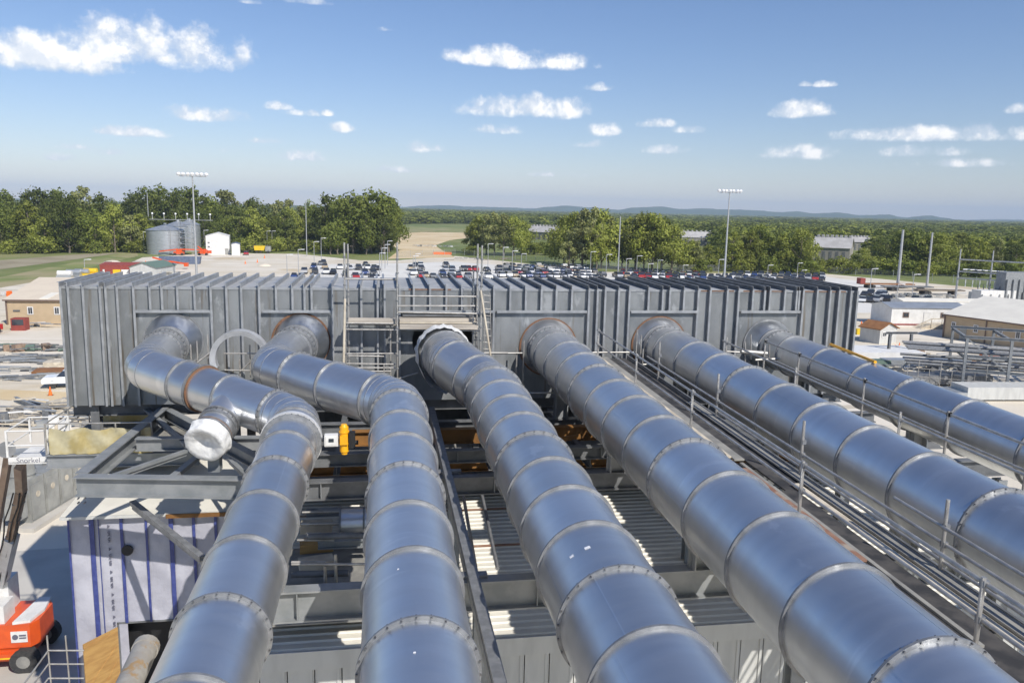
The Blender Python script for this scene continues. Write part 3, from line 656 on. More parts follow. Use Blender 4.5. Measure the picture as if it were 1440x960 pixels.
walkway('narrow plank walkway between the fifth duct and the rightmost duct', 12.3, 13.6, 2, 27, wz-.25, pl2, None, None)
guardrail('tube guardrail on the left of the narrow walkway behind the fifth duct', 12.4, 2, 27.5, wz-.1, [7, 12, 17, 22, 27], [(.95, .03, 2, 27.4), (.5, .03, 2, 27)])
guardrail('tube guardrail with two rails in front of the rightmost duct', 13.7, 2, 26.8, wz-.1, [8.4, 10.1, 14.5, 17.0, 20.5, 24.2, 26.6], [(1.06, .03, 2, 12.4), (1.06, .03, 13.2, 26.6), (.5, .03, 2, 26.6)])
b = MB(); p0 = yp(1168, 484, 27.4); p1 = yp(1231, 509, 23.0); b.cyl(p0, p1, .05, 10); tag(b.build('yellow_rail', 'yellow'), 'yellow steel rail behind the rightmost duct', 'rail')
# loose tubes near the plenum between ducts
sf = thing('scaffold_fence', 'pale scaffold tubes with uprights between the third, fourth and fifth ducts at the plenum wall', 'scaffold', (7, 29, 13))
for (x0_, x1_, y, z) in ((4.0, 5.3, 29.3, 14.62), (7.9, 9.8, 29.4, 14.6), (7.8, 10.2, 28.2, 14.35), (8.5, 9.7, 29.3, 13.9), (4.3, 6.0, 27.0, 13.6), (4.6, 6.0, 27.0, 12.9)):
    b = MB(); b.cyl((x0_, y, z), (x1_, y, z), .032, 8); b.build('ledger', 'scaff', sf)
for (x, y, z0_, z1_) in ((5.3, 29.25, 13.2, 15.1), (5.05, 29.35, 13.3, 14.8), (9.75, 29.3, 13.2, 15.5), (9.9, 29.2, 13.2, 15.3), (9.55, 27.9, 13.2, 15.0), (10.0, 27.4, 13.0, 14.8), (4.9, 26.9, 12.6, 13.9)):
    b = MB(); b.cyl((x, y, z0_), (x, y, z1_), .03, 8); b.build('upright', 'scaff', sf)
sf2 = thing('scaffold_fence', 'short scaffold tubes and planks behind the left ducts at the loose ring', 'scaffold', (-5, 28.5, 12.5))
for (px, y0_, y1_) in ((292, 470, 515), (277, 480, 512), (351, 485, 530), (337, 505, 535), (268,484,510)):
    a_, c_ = yp(px, y0_, 28.7), yp(px+1, y1_, 28.7); b = MB(); b.cyl(a_, c_, .028, 8); b.build('upright', 'scaff', sf2)
for (x0_, y0_, x1_, y1_) in ((315,497,365,497), (316,520,352,521), (276,511,300,492), (338,522,352,508), (310,535,360,535)):
    b = MB(); b.cyl(yp(x0_, y0_, 28.6), yp(x1_, y1_, 28.6), .028, 8); b.build('ledger', 'scaff', sf2)
sf3 = thing('scaffold_fence', 'small tube frame at the flared collar of the rightmost duct', 'scaffold', (14, 28, 12.5))
for (px, y0_, y1_) in ((1048,480,515), (1082,485,508), (1056,470,505)):
    b = MB(); b.cyl(yp(px, y0_, 28.0), yp(px, y1_, 28.0), .028, 8); b.build('upright', 'scaff', sf3)
for (x0_, y0_, x1_, y1_, r) in ((1020,494,1040,495,.03), (1042,494,1078,497,.09), (1062,506,1100,504,.045), (1066,506,1066,519,.02)):
    b = MB(); b.cyl(yp(x0_, y0_, 27.8), yp(x1_, y1_, 27.8), r, 10); b.build('ledger', 'scaff', sf3)

# ================================================================== SCAFFOLD TOWER at the open port
sc = thing('scaffold_tower', 'tube scaffold with planks and ladder in front of the open round port', 'scaffold', (1.1, 29.2, 12.5))
def S_(px0, py0, px1, py1, Y0=29.2, Y1=None, r=.03, name='ledger', m='scaff'):
    b = MB(); b.cyl(yp(px0, py0, Y0), yp(px1, py1, Y1 or Y0), r, 9); return b.build(name, m, sc)
for px, t, bt, Y in ((484,341,525,29.0), (489,343,530,29.9), (558.5,341,545,29.0), (672,343,500,29.9), (678,345,505,29.0), (666,380,495,29.5), (549,455,522,29.6), (540,512,525,29.2)):
    b = MB(); p = yp(px, t, Y); q = yp(px+1, bt, Y); b.cyl((p.x, Y, q.z-.5), (p.x, Y, p.z), .034, 10); std = b.build('standard', 'scaff', sc)
    for k in range(int((p.z-q.z)/.5)):
        b = MB(); b.cyl((p.x, Y, q.z+.2+k*.5), (p.x, Y, q.z+.25+k*.5), .06, 8); b.build('rosette', 'galv_matte', std)
for L_ in ((486,392,560,393), (560,416,672,417), (560,430,668,430), (560,439,675,441), (486,463,676,465), (486,454,558,455), (488,497,560,497), (490,500,540,501), (486,511,556,512), (486,517,556,517), (490,522,550,522), (488,533,556,533), (670,496,714,496), (558,533,588,524), (486,470,486,470.5)):
    S_(*L_)
S_(676, 408, 691, 508, 29.0, 28.8, .04, 'brace', 'plank_pale'); S_(485, 420, 483, 520, 28.9, 28.9, .045, 'brace', 'plank_pale')
for (px0, px1, py, Y, m) in ((490,557,450,29.3,'scaff_plank'), (490,557,453,29.7,'scaff_plank'), (562,668,449,29.75,'scaff_plank'), (562,672,459,29.2,'scaff_plank'), (562,670,453,29.5,'plank_pale'), (566,664,443,29.9,'dark_steel')):
    a_, c_ = yp(px0, py, Y), yp(px1, py+.8, Y); b = MB(); b.bar(a_, c_, .24, .16 if m == 'scaff_plank' else .05); b.build('plank', m, sc)
for s_ in (0, 1):
    S_(680+s_*9, 412, 682+s_*9, 500, 29.4, 29.4, .018, 'ladder_rail', 'scaff')
for k in range(9): S_(680, 415+k*9.4, 690, 416+k*9.4, 29.4, 29.4, .014, 'rung', 'scaff')

# ================================================================== SHED under the ducts
shed = thing('metal_shed', 'white corrugated metal shed whose roof shows between the ducts', 'shed', (6, 24, 0))
RX0, RX1, RY0, RY1, RZ = -3.4, 19.5, 17.3, 29.4, 9.95
def rz_(y): return RZ + .035*(y-RY0)
b = MB(); b.add([(RX0, RY0, rz_(RY0)), (RX1, RY0, rz_(RY0)), (RX1, RY1, rz_(RY1)), (RX0, RY1, rz_(RY1))], [(0, 1, 2, 3)])
b.build('roof_deck', 'cream_roof', shed)
y = RY0+.06
while y < RY1:
    b = MB(); z = rz_(y)
    b.add([(RX0, y-.05, z+.003), (RX1, y-.05, z+.003), (RX1, y-.02, z+.05), (RX0, y-.02, z+.05), (RX1, y+.02, z+.05), (RX0, y+.02, z+.05), (RX1, y+.05, z+.003), (RX0, y+.05, z+.003)], [(0,1,2,3), (3,2,4,5), (5,4,6,7)])
    b.build('roof_rib', 'cream_roof', shed); y += .29
b = MB(); b.b2((RX0-.05, RY0-.1, RZ-.42), (RX1, RY0-.05, RZ+.03)); b.build('fascia', 'siding', shed)
x = RX0
while x < RX1:
    b = MB(); b.b2((x+.012, RY0-.03, 0), (x+.60, RY0, RZ-.2)); b.b2((x+.50, RY0-.06, 0), (x+.56, RY0-.031, RZ-.43)); b.build('siding_panel', 'siding', shed); x += .612
b = MB(); b.b2((RX0, RY0, 0), (RX0+.05, RY1, RZ-.02)); b.b2((RX1-.05, RY0, 0), (RX1, RY1, RZ-.02)); b.build('side_wall', 'siding', shed)
b = MB(); b.cyl((RX0+.3, 24.6, rz_(24.6)+.1), (7, 24.6, rz_(24.6)+.1), .03, 6); b.cyl((RX0+1, 22.0, rz_(22)+.08), (6, 22.0, rz_(22)+.08), .035, 6); b.build('conduit', 'rust_plank', shed)
# small bright blocks in rows on the roof ribs
r = random.Random(5); b = MB()
for k in range(420):
    x = r.choice((4.9, 5.2, 9.0, 9.4, 5.05, 9.7)) + r.uniform(-.14, .14); y = RY0 + .06 + .29*r.randint(4, 40); b.box((x, y, rz_(y)+.065), (.07, .025, .02))
b.build('roof_dot', 'galv_bright', shed)['kind'] = 'stuff'
# clutter gap between ducts 1 and 2
gw = thing('service_gantry', 'grey tube gantry with a short shiny duct stub between the two left ducts', 'gantry', (-1, 18, 9))
for (x0_, y0_, x1_, y1_) in ((425,720,522,718), (430,750,520,750), (418,759,470,759), (410,790,458,790), (410,793,520,793), (410,826,452,826)):
    b = MB(); b.cyl(gp(x0_, y0_, 11.3), gp(x1_, y1_, 11.3), .035, 8); b.build('rail', 'scaff', gw)
for px, z_ in ((472, 11.5), (457, 11.2)):
    p = gp(px, 790, 11.3); b = MB(); b.cyl((p.x, p.y, 10.3), (p.x, p.y, z_), .04, 8); b.build('post', 'scaff', gw)
p = gp(497, 735, 11.0); b = MB(); tube_seg(b, p+Vector((-.35,0,0)), p+Vector((1.4,0,0)), .42, Vector((1,0,0)), Vector((1,0,0))); ds_ = b.build('duct_stub', 'galv', gw)
b = MB(); band(b, p+Vector((-.36,0,0)), Vector((1,0,0)), .40, .50, .05); band(b, p+Vector((.3,0,0)), Vector((1,0,0)), .40, .46, .05); b.build('flange', 'galv_matte', ds_)
b = MB(); b.b2((-3.3, 17.6, 10.42), (1.5, 21.8, 10.46)); b.build('deck', 'grey_board', gw)
for i in range(3):
    q = gp(445, 740+26*i, 10.6); b = MB(); b.box(q, (.9, .5, .25), .1*i); b.build('board_stack', ('plank_pale', 'wood', 'plank_pale')[i], gw)

backdrop = thing('dark_backdrop', 'added dark hall wall recessed under the plenum box', 'building', (4, 33, 0))  # added dark mass that keeps the gap under the plenum dark
x = -3.9
while x < 19.0:
    b = MB(); b.b2((x, 32.0, 0), (x+.99, 32.1, 12.1)); b.b2((x+.4, 31.94, 0), (x+.6, 31.999, 12.1)); b.build('backdrop_panel', 'dark_steel', backdrop); x += 1.0
b = MB(); b.b2((-3.9, 32.11, 11.9), (19.1, 38, 12.1)); b.build('roof', 'dark_steel', backdrop)
b = MB(); b.b2((-3.9, 32.11, 0), (-3.8, 38, 11.89)); b.b2((19.0, 32.11, 0), (19.1, 38, 11.89)); b.b2((-3.79, 37.9, 0), (18.99, 38, 11.89)); b.build('side_wall', 'dark_steel', backdrop)
for i in range(9):
    r = random.Random(200+i); y = 18.6 + i*.85; z = 10.75 + r.random()*.9; x0_ = r.uniform(-2.6, -1.6); b = MB()
    if i % 3: b.cyl((x0_, y, z), (x0_+r.uniform(1.4, 2.6), y+r.uniform(-.2, .2), z), r.choice((.03, .05, .09)), 8)
    else: b.ibeam((x0_, y, z), (x0_+2.4, y, z), .22, .18)
    b.build('cross_member', r.choice(('galv_matte', 'frame_steel', 'scaff', 'dark_steel')), gw)
for i, (x, m) in enumerate(((2.3, 'scaff'), (2.9, 'galv_matte'), (4.9, 'scaff'), (5.2, 'dark_steel'), (8.9, 'galv_matte'))):
    b = MB(); b.cyl((x, 18.0+i, 10.9), (x+.3, 28.5, 11.6), .05, 8); b.build('conduit', m, shed)
# ================================================================== WRAPPED BUILDING (left)
WY = 25.0; WX0, WX1 = -9.5, -3.45
wb = thing('wrapped_building', 'unfinished building wall in white house wrap with blue tape strips', 'building', (-6.5, 26, 0))
DX0, DX1, DZ1 = yp(165, 878, WY).x, yp(222, 876, WY).x, 6.85
bands_x = [WX0] + [yp(px, 720, WY).x for px in (128, 170, 205, 240, 272, 303)] + [WX1]
for a, c in zip(bands_x, bands_x[1:]):
    b = MB(); nx, nz_ = 5, 22; vs = []; zlo = 0.0
    mid = (a+c)/2
    if DX0 < mid < DX1+.2: zlo = DZ1
    r = random.Random(int(a*100))
    for j in range(nz_+1):
        for i in range(nx+1):
            t = i/nx; vs.append((a+(c-a)*t+.004, WY - .02*r.random()*(0 < i < nx) - .015*math.sin(j*1.1+i), zlo+(10.5-zlo)*j/nz_))
    b.add(vs, [(j*(nx+1)+i, j*(nx+1)+i+1, (j+1)*(nx+1)+i+1, (j+1)*(nx+1)+i) for j in range(nz_) for i in range(nx)], True)
    sh_ = b.build('wrap_sheet', 'wrap', wb)
for i, x in enumerate(bands_x[:-1]):
    w = (.03, .07, .045, .035, .065, .045, .045)[i]; zlo = DZ1+.02 if DX0-.1 < x < DX1+.2 else 0
    b = MB(); b.b2((x-w, WY-.06, zlo), (x+w, WY-.045, 10.48)); b.build('tape_strip', 'blue_tape', wb)
b = MB(); x = bands_x[1]+.2; b.b2((x-.012, WY-.06, 0), (x+.012, WY-.045, 10.48)); b.build('tape_strip', 'blue_tape', wb)
xm = bands_x[1]+.48
for k in range(7):
    z = 10.1 - k*.75
    b = MB(); b.add([(xm+.06, WY-.06, z), (xm-.02, WY-.06, z+.06), (xm-.02, WY-.06, z-.06)], [(0, 1, 2)])
    r = random.Random(k)
    for q in range(6): b.box((xm+.01, WY-.06, z-.18-q*.055-(.05 if q > 2 else 0)), (.07, .004, .028)); b.box((xm-.02+.04*(q % 2), WY-.062, z-.2-q*.055), (.02, .004, .03))
    b.build('printed_mark', 'print', wb)['kind'] = 'stuff'
c_ = yp(180, 772, WY); b = MB(); b.cyl((c_.x, WY-.1, c_.z), (c_.x, WY-.05, c_.z), .17, 12, smooth=False); b.build('round_hole', 'black', wb)
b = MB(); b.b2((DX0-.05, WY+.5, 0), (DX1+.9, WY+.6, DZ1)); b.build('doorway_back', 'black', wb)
b = MB(); b.b2((DX0, WY-.03, 0), (DX0+.06, WY+.5, DZ1)); b.b2((DX0, WY-.03, DZ1-.02), (DX1+.8, WY+.5, DZ1+.04)); b.build('door_frame', 'dark_steel', wb)
b = MB(); q0 = Vector((DX0, WY-.06, 0)); q1 = yp(116, 906, 24.0); dd = Vector((q1.x-q0.x, q1.y-q0.y, 0))
b.add([q0+Vector((0,0,3.6)), q0+dd+Vector((0,0,3.6)), q0+dd+Vector((0,0,DZ1-.1)), q0+Vector((0,0,DZ1-.1))], [(0,1,2,3)]); 
nn = Vector((-dd.y, dd.x, 0)).normalized()*.04
b = MB(); P4_ = [q0+Vector((0,0,3.6)), q0+dd+Vector((0,0,3.6)), q0+dd+Vector((0,0,DZ1-.1)), q0+Vector((0,0,DZ1-.1))]; b.prism(P4_, None, nn); sh_ = b.build('plywood_door', 'wood', wb)
for (z0_, z1_) in ((DZ1-.25, DZ1-.25), (5.2, 6.1), (4.2, 5.6)):
    b = MB(); off = -nn*1.6 if nn.y < 0 else nn*-1.2
    off = Vector((0,-.05,0))
    b.bar(q0+dd*.04+Vector((0,0,z1_))+off, q0+dd*.96+Vector((0,0,z0_))+off, .05, .09); b.build('batten', 'wood', sh_)
b = MB(); b.b2((WX0, WY+.05, 0), (WX0+.05, 29.5, 10.4)); b.build('side_wall', 'wrap', wb)
b = MB(); b.add([(WX0-.15, WY-.25, 10.52), (WX1, WY-.25, 10.52), (WX1, 29.6, 10.95), (WX0-.15, 29.6, 10.95)], [(0,1,2,3)]); b.build('roof', 'cream_roof', wb)
b = MB(); b.b2((WX0-.15, WY-.27, 10.42), (WX1, WY-.2, 10.515)); b.build('eave_trim', 'siding', wb)
b = MB(); b.b2((-6.6, WY-.33, 10.38), (WX1, WY-.272, 10.50)); b.build('eave_board', 'orange_steel', wb)
# tube guard at the bottom left
tg = thing('tube_guard', 'pale tube railing in front of the lift beside the plywood door', 'guardrail', tuple(yp(85, 930, 23.5)))
for k, py in enumerate((914, 933, 953)):
    b = MB(); b.cyl(yp(68, py, 23.5), yp(118, py, 23.5), .025, 8); b.build('rail', 'scaff', tg)
    b = MB(); b.cyl(yp(68, py, 23.5), yp(30, py+52, 22), .025, 8); b.build('rail', 'scaff', tg)
for px in (66, 92):
    b = MB(); b.cyl(yp(px, 893, 23.5), yp(px+12, 1030, 23.5), .025, 8); b.build('post', 'scaff', tg)

# ================================================================== BOOM LIFT
bl = gp(20, 925, 0); lift = thing('boom_lift', 'orange and white boom lift parked beside the wrapped building', 'boom lift', tuple(bl))
def L(x, y, z): return bl + Vector((x, y, z))
b = MB(); b.b2(L(-1.7, -1.2, .55), L(1.1, 1.2, 1.05)); b.b2(L(-1.7,-1.35,.7), L(.9,-1.2,.95)); b.build('chassis', 'orange_paint', lift)
for sx in (-1.4, .95):
    for sy in (-1.15, 1.15):
        b = MB(); c0 = L(sx, sy-.22, .55); b.cyl(c0, c0+Vector((0,.44,0)), .55, 20); wheel = b.build('wheel', 'rubber', lift)
        b = MB(); b.cyl(c0+Vector((0,-.012,0)), c0+Vector((0,.452,0)), .28, 14); b.build('rim', 'grey_board', wheel)
b = MB(); b.prism([L(-1.9,-1.1,1.1), L(1.2,-1.1,1.1), L(1.45,-.7,1.1), L(1.45,.7,1.1), L(1.2,1.1,1.1), L(-1.9,1.1,1.1)], None, (0,0,1.05)); b.build('turntable', 'orange_paint', lift)
b = MB(); b.prism([L(.55,-1.12,2.16), L(1.2,-1.0,2.16), L(1.4,0,2.16), L(1.25,1.12,2.16), L(.75,1.12,2.16)], None, (0,0,.12)); b.build('counterweight_hood', 'white_paint', lift)
b = MB(); b.b2(L(-.75,-1.0,2.16), L(.2,.0,2.95)); b.b2(L(-.5,0,2.16), L(.0,1.0,3.6)); b.build('boom_pivot', 'white_paint', lift)
b = MB(); b.b2(L(.45,-1.13,1.35), L(1.1,-1.11,1.85)); pl_ = b.build('decal', 'white_paint', lift)
b = MB(); b.cyl(L(.62,-1.145,1.6), L(.62,-1.132,1.6), .12, 14); b.b2(L(.78,-1.145,1.52), L(1.05,-1.132,1.58)); b.b2(L(.78,-1.145,1.63), L(1.05,-1.132,1.7)); b.build('logo', 'print', pl_)
b = MB(); b.b2(L(-1.85,-1.13,1.3), L(-1.2,-1.11,1.7)); b.build('decal', 'blue_grey', lift)
top = yp(30, 690, 30.0); elbow = L(-.4, .3, 3.4)
b = MB(); mid_ = elbow.lerp(top, .55); b.bar(elbow, mid_, .42, .5, (0,1,0)); b.build('lower_boom', 'white_paint', lift)
b = MB(); b.bar(elbow.lerp(top, .4), top, .26, .34, (0,1,0)); b.build('upper_boom', 'boom_brown', lift)
b = MB(); b.bar(L(-1.0,.2,3.0), yp(12, 640, 30.5), .22, .26, (0,1,0)); b.build('link_arm', 'boom_brown', lift)
b = MB(); b.cyl(yp(9,632,30.7), yp(9,632,30.3), .3, 14); b.build('pivot', 'dark_steel', lift)
jib = yp(28, 655, 28.5); b = MB(); b.bar(top, jib, .26, .3, (0,1,0)); b.build('jib', 'boom_brown', lift)
for k in range(5):
    q = elbow.lerp(top, .25+.16*k); b = MB(); b.box(q, (.32, .36, .08)); b.build('hose_clamp', 'dark_steel', lift)
for k, (dx, dy) in enumerate(((.2, -.25), (-.22, -.25), (.05, -.3))):
    b = MB(); pv0 = elbow+Vector((dx, dy, 0))
    for q in range(1, 9):
        pv1 = elbow.lerp(top, q/8)+Vector((dx+.05*math.sin(q*1.7+k), dy-.04*math.sin(q*2.3), 0)); b.cyl(pv0, pv1, .03, 6); pv0 = pv1
    b.build('hose', 'rubber', lift)
for k in range(4):
    b = MB(); b.b2(L(-1.1+.28*k,-1.125,1.25), L(-.92+.28*k,-1.102,1.95)); b.build('vent_slot', 'black', lift)
b = MB(); b.b2(L(-1.6,-1.365,.74), L(.8,-1.352,.8)); b.build('step_strip', 'yellow_paint', lift)
b = MB(); b.b2(L(-1.9,-.9,2.152), L(-.9,.9,2.3)); b.build('engine_cover', 'blue_grey', lift)
bc = yp(42, 650, 28.0); bx0, bx1, by0, by1, bz = bc.x-.62, bc.x+.62, bc.y-.1, bc.y+1.7, bc.z
b = MB(); b.b2((bx0, by0, bz), (bx1, by1, bz+.06)); b.b2((bx0, by0, bz-.02), (bx1, by0+.03, bz+.22)); b.b2((bx1-.03, by0+.031, bz-.02), (bx1, by1, bz+.22)); bk = b.build('basket_floor', 'white_paint', lift)
for (x, y) in ((bx0, by0), (bx1, by0), (bx0, by1), (bx1, by1)):
    b = MB(); wpost = .06 if x == bx0 else .13; b.b2((x-wpost/2, y-.03, bz+.221), (x+wpost/2, y+.03, bz+1.15)); b.build('basket_post', 'white_paint', lift)
for z in (.62, 1.12):
    for (p, q) in (((bx0, by0), (bx1, by0)), ((bx0, by1), (bx1, by1)), ((bx0, by0), (bx0, by1)), ((bx1, by0), (bx1, by1))):
        b = MB(); b.cyl((*p, bz+z), (*q, bz+z), .028, 8); b.build('basket_rail', 'white_paint', lift)
tx = bpy.data.curves.new('maker_name', 'FONT'); tx.body = 'Snorkel'; tx.size = .24; tx.align_x = 'CENTER'
dg = bpy.data.objects.new('maker_name', tx); COL.objects.link(dg); bpy.context.view_layer.update()
me_t = bpy.data.meshes.new_from_object(dg.evaluated_get(bpy.context.evaluated_depsgraph_get())); bpy.data.objects.remove(dg)
me_t.materials.append(MATS['print']); o = link('lettering', me_t, bk); o.rotation_euler = (math.pi/2, 0, 0); o.location = Vector((bc.x, by0-.004, bz+.03)) - bl
# switchgear
sg = gp(70, 742, 0); cab = thing('switchgear', 'weathered grey transformer cabinets with round gauges beyond the wrapped building', 'switchgear', tuple(sg))
axd = (gp(100, 708, 0)-gp(45, 742, 0)); axd.z = 0; axd.normalize(); prp = Vector((-axd.y, axd.x, 0))
p0 = gp(46, 742, 0)
b = MB(); b.box(p0+axd*3+prp*1.0+Vector((0,0,.15)), (7.6, 3.2, .3), basis=(axd, prp, Vector((0,0,1)))); b.build('plinth', 'concrete', cab)
for k in range(4):
    c = p0+axd*(.75+1.5*k)+prp*1.0+Vector((0,0,1.65)); b = MB(); b.box(c, (1.42, 1.9, 2.7), basis=(axd, prp, Vector((0,0,1)))); bod = b.build('cabinet', 'cabinet', cab)
    b = MB(); b.box(c-prp*.98+Vector((0,0,-.1)), (1.2, .05, 2.2), basis=(axd, prp, Vector((0,0,1)))); dr = b.build('door', 'cabinet', bod)
    b = MB(); b.cyl(c-prp*1.03+Vector((0,0,.3)), c-prp*1.0+Vector((0,0,.3)), .2, 12); b.build('gauge', 'plank_pale', dr)
b = MB(); b.box(p0-axd*.5+prp*.6+Vector((0,0,1.5)), (.8, .9, 1.4), basis=(axd, prp, Vector((0,0,1)))); b.build('junction_box', 'cabinet', cab)
c = p0+axd*.8+prp*1.0+Vector((0,0,3.0)); b = MB(); b.cyl(c, c+Vector((0,0,1.6)), .75, 20); b.cyl(c+Vector((0,0,.2)), c+Vector((0,0,.3)), .82, 20); b.build('tank', 'cabinet', cab)
for k in range(5):
    b = MB(); b.cyl(c+axd*(.3+k*1.0)+Vector((0,0,.05)), c+axd*(.9+k*1.0)+prp*.5+Vector((0,0,.25)), .09, 8); b.build('cable', 'dark_steel', cab)
# ================================================================== LEFT YARD
def gable(name, label, cat, corner, w, d, h, rh, wallm, roofm, rz=0, over=.3, ridge='x', group=None, trim=None):
    t = thing(name, label, cat, tuple(corner), group); c, s = math.cos(rz), math.sin(rz); X = Vector((c, s, 0)); Y = Vector((-s, c, 0)); Z = Vector((0, 0, 1)); O = Vector(corner); O.z = 0
    def W(x, y, z): return O + X*x + Y*y + Z*z
    b = MB(); b.prism([W(0,0,0), W(w,0,0), W(w,0,h), W(0,0,h)], None, Y*.06); b.prism([W(0,d,0), W(w,d,0), W(w,d,h), W(0,d,h)], None, Y*.06)
    if ridge == 'x':
        b.prism([W(0,.07,0), W(0,d-.01,0), W(0,d-.01,h), W(0,d/2,h+rh-.03), W(0,.07,h)], None, X*.06); b.prism([W(w-.06,.07,0), W(w-.06,d-.01,0), W(w-.06,d-.01,h), W(w-.06,d/2,h+rh-.03), W(w-.06,.07,h)], None, X*.06)
    else:
        b.prism([W(0,.07,0), W(0,d-.01,0), W(0,d-.01,h), W(0,.07,h)], None, X*.06); b.prism([W(w-.06,.07,0), W(w-.06,d-.01,0), W(w-.06,d-.01,h), W(w-.06,.07,h)], None, X*.06)
        b.prism([W(0,.0,h+.002), W(w,0,h+.002), W(w/2,0,h+rh-.03)], None, Y*.06); b.prism([W(0,d,h+.002), W(w,d,h+.002), W(w/2,d,h+rh-.03)], None, Y*.06)
    b.build('wall', wallm, t)
    b = MB()
    if ridge == 'x':
        b.prism([W(-over,-over,h-.1), W(-over,d/2,h+rh), W(-over,d+over+.06,h-.1), W(-over,d+over+.06,h+.02), W(-over,d/2,h+rh+.14), W(-over,-over,h+.02)], None, X*(w+2*over))
    else:
        b.prism([W(-over,-over,h-.1), W(w/2,-over,h+rh), W(w+over,-over,h-.1), W(w+over,-over,h+.02), W(w/2,-over,h+rh+.14), W(-over,-over,h+.02)], None, Y*(d+2*over))
    b.build('roof', roofm, t)
    if trim:
        b = MB(); b.prism([W(-over,-over-.02,h-.2), W(w+over,-over-.02,h-.2), W(w+over,-over-.02,h+.03), W(-over,-over-.02,h+.03)], None, Y*-.05); b.build('gutter', trim, t)
        for x in (0.0, w-.25):
            b = MB(); b.prism([W(x,-.03,0), W(x+.25,-.03,0), W(x+.25,-.03,h-.21), W(x,-.03,h-.21)], None, Y*-.08); b.build('downpipe', trim, t)
    return t, W, X, Y
def window(t, W, Y, x, z, w, h, m='window_dark', frame='white_paint', name='window'):
    b = MB(); b.prism([W(x,-.02,z), W(x+w,-.02,z), W(x+w,-.02,z+h), W(x,-.02,z+h)], None, Y*-.05); wd = b.build(name, frame, t)
    k = .18*min(w, h); b = MB(); b.prism([W(x+k,-.072,z+k), W(x+w/2-k*.2,-.072,z+k), W(x+w/2-k*.2,-.072,z+h-k), W(x+k,-.072,z+h-k)], None, Y*-.01); b.prism([W(x+w/2+k*.2,-.072,z+k), W(x+w-k,-.072,z+k), W(x+w-k,-.072,z+h-k), W(x+w/2+k*.2,-.072,z+h-k)], None, Y*-.01); b.build('pane', m, wd)
co = gp(10, 457, 0)
t, W, X, Y = gable('beige_building', 'beige metal building with pale tan roof at the far left', 'building', co, 30, 26, 4.1, 2.3, 'beige', 'tan_roof', rz=R_(-2), trim='brown_trim')
window(t, W, Y, 3.2, 1.7, .9, 1.3); window(t, W, Y, 7.2, 1.7, .9, 1.3); window(t, W, Y, 12.5, 1.7, .9, 1.3)
b = MB(); b.prism([W(1.1,-.02,2.2), W(2.1,-.02,2.2), W(2.1,-.02,2.45), W(1.1,-.02,2.45)], None, Y*-.08); b.build('wall_sign', 'dark_steel', t)
for x in (5.0, 13.0):
    b = MB(); s0 = 4.1+.02; pA = W(x,.2,s0+.06); pB = W(x+1.3,.2,s0+.06); pC = W(x+1.8,3.6,s0+.66); pD = W(x+.5,3.6,s0+.66); b.prism([pA,pB,pC,pD], None, (0,0,.1)); b.build('skylight', 'ivory_roof', t)
# red booth and machines in front
def rough_pile(name, label, cat, c, w, d, h, mats, n, seed, flat=False):
    t = thing(name, label, cat, tuple(c)); r = random.Random(seed); c = Vector(c)
    for i in range(n):
        x, y = r.uniform(-w/2, w/2), r.uniform(-d/2, d/2); z = r.uniform(.1, h)
        b = MB()
        if flat or r.random() < .5: b.bar(c+Vector((x,y,z)), c+Vector((x+r.uniform(1.5,4)*r.choice((-1,1)), y+r.uniform(-.8,.8), z+r.uniform(-.05,.1))), .16, .12)
        else: b.box(c+Vector((x,y,z/2)), (r.uniform(.5,1.6), r.uniform(.4,1.0), max(.2,z)), r.uniform(0,3))
        b.build('piece', r.choice(mats), t)
    return t
p = gp(29, 464, 0); t = thing('red_booth', 'small red booth with a dark window before the beige building', 'booth', tuple(p))
b = MB(); b.b2(p+Vector((-1.0,-.8,0)), p+Vector((1.0,.8,1.9))); b.build('body', 'red_brick', t); b = MB(); b.b2(p+Vector((-.8,-.86,.9)), p+Vector((.8,-.805,1.75))); b.build('window', 'window_dark', t)
p = gp(6, 468, 0); t = thing('red_tractor', 'red tractor machine parked at the far left edge', 'machine', tuple(p))
p = p + Vector((-1.6,0,0)); b = MB(); b.b2(p+Vector((-2,-.7,.5)), p+Vector((1.2,.7,1.3))); b.b2(p+Vector((-1.8,-.65,1.5)), p+Vector((-.4,.65,2.4))); b.build('body', 'red_paint', t)
for x in (-1.5, .9):
    b = MB(); b.cyl(p+Vector((x,-.9,.55)), p+Vector((x,-.6,.55)), .55, 14); b.build('wheel', 'rubber', t)
b = MB(); b.b2(p+Vector((-1.9,-.5,2.4)), p+Vector((.6,.5,2.6))); b.build('canopy', 'red_brick', t)
rough_pile('parts_heap', 'small heap of pale fittings before the beige wall', 'heap', gp(46, 460), 3, 1.5, .7, ['silo', 'white_paint', 'dark_steel'], 9, 3)
rough_pile('scrap_pile', 'dark scrap and timber pile across the left yard', 'scrap pile', gp(40, 493), 22, 2.2, 1.0, ['dark_steel', 'boom_brown', 'bark', 'grey_board', 'green_roof'], 60, 11)
rough_pile('pipe_stack', 'stack of grey steel pipes at the end of the scrap pile', 'pipes', gp(80, 492), 9, 2, .8, ['dark_steel', 'frame_steel'], 18, 12, True)
for i, (px, py) in enumerate(((20,503), (55,511), (25,522), (15,532), (60,505))):
    rough_pile('steel_laydown', ['grey steel lengths laid out just below the scrap pile', 'bundled steel angles nearest the brown plate', 'scattered grey steel frames in the middle of the left yard', 'frontmost heap of grey steel at the left edge', 'thin steel rods right below the pipe stack'][i], 'steel', gp(px, py), 12, 2.6, .35, ['frame_steel', 'dark_steel', 'silo', 'grey_board'], 22, 20+i, True)
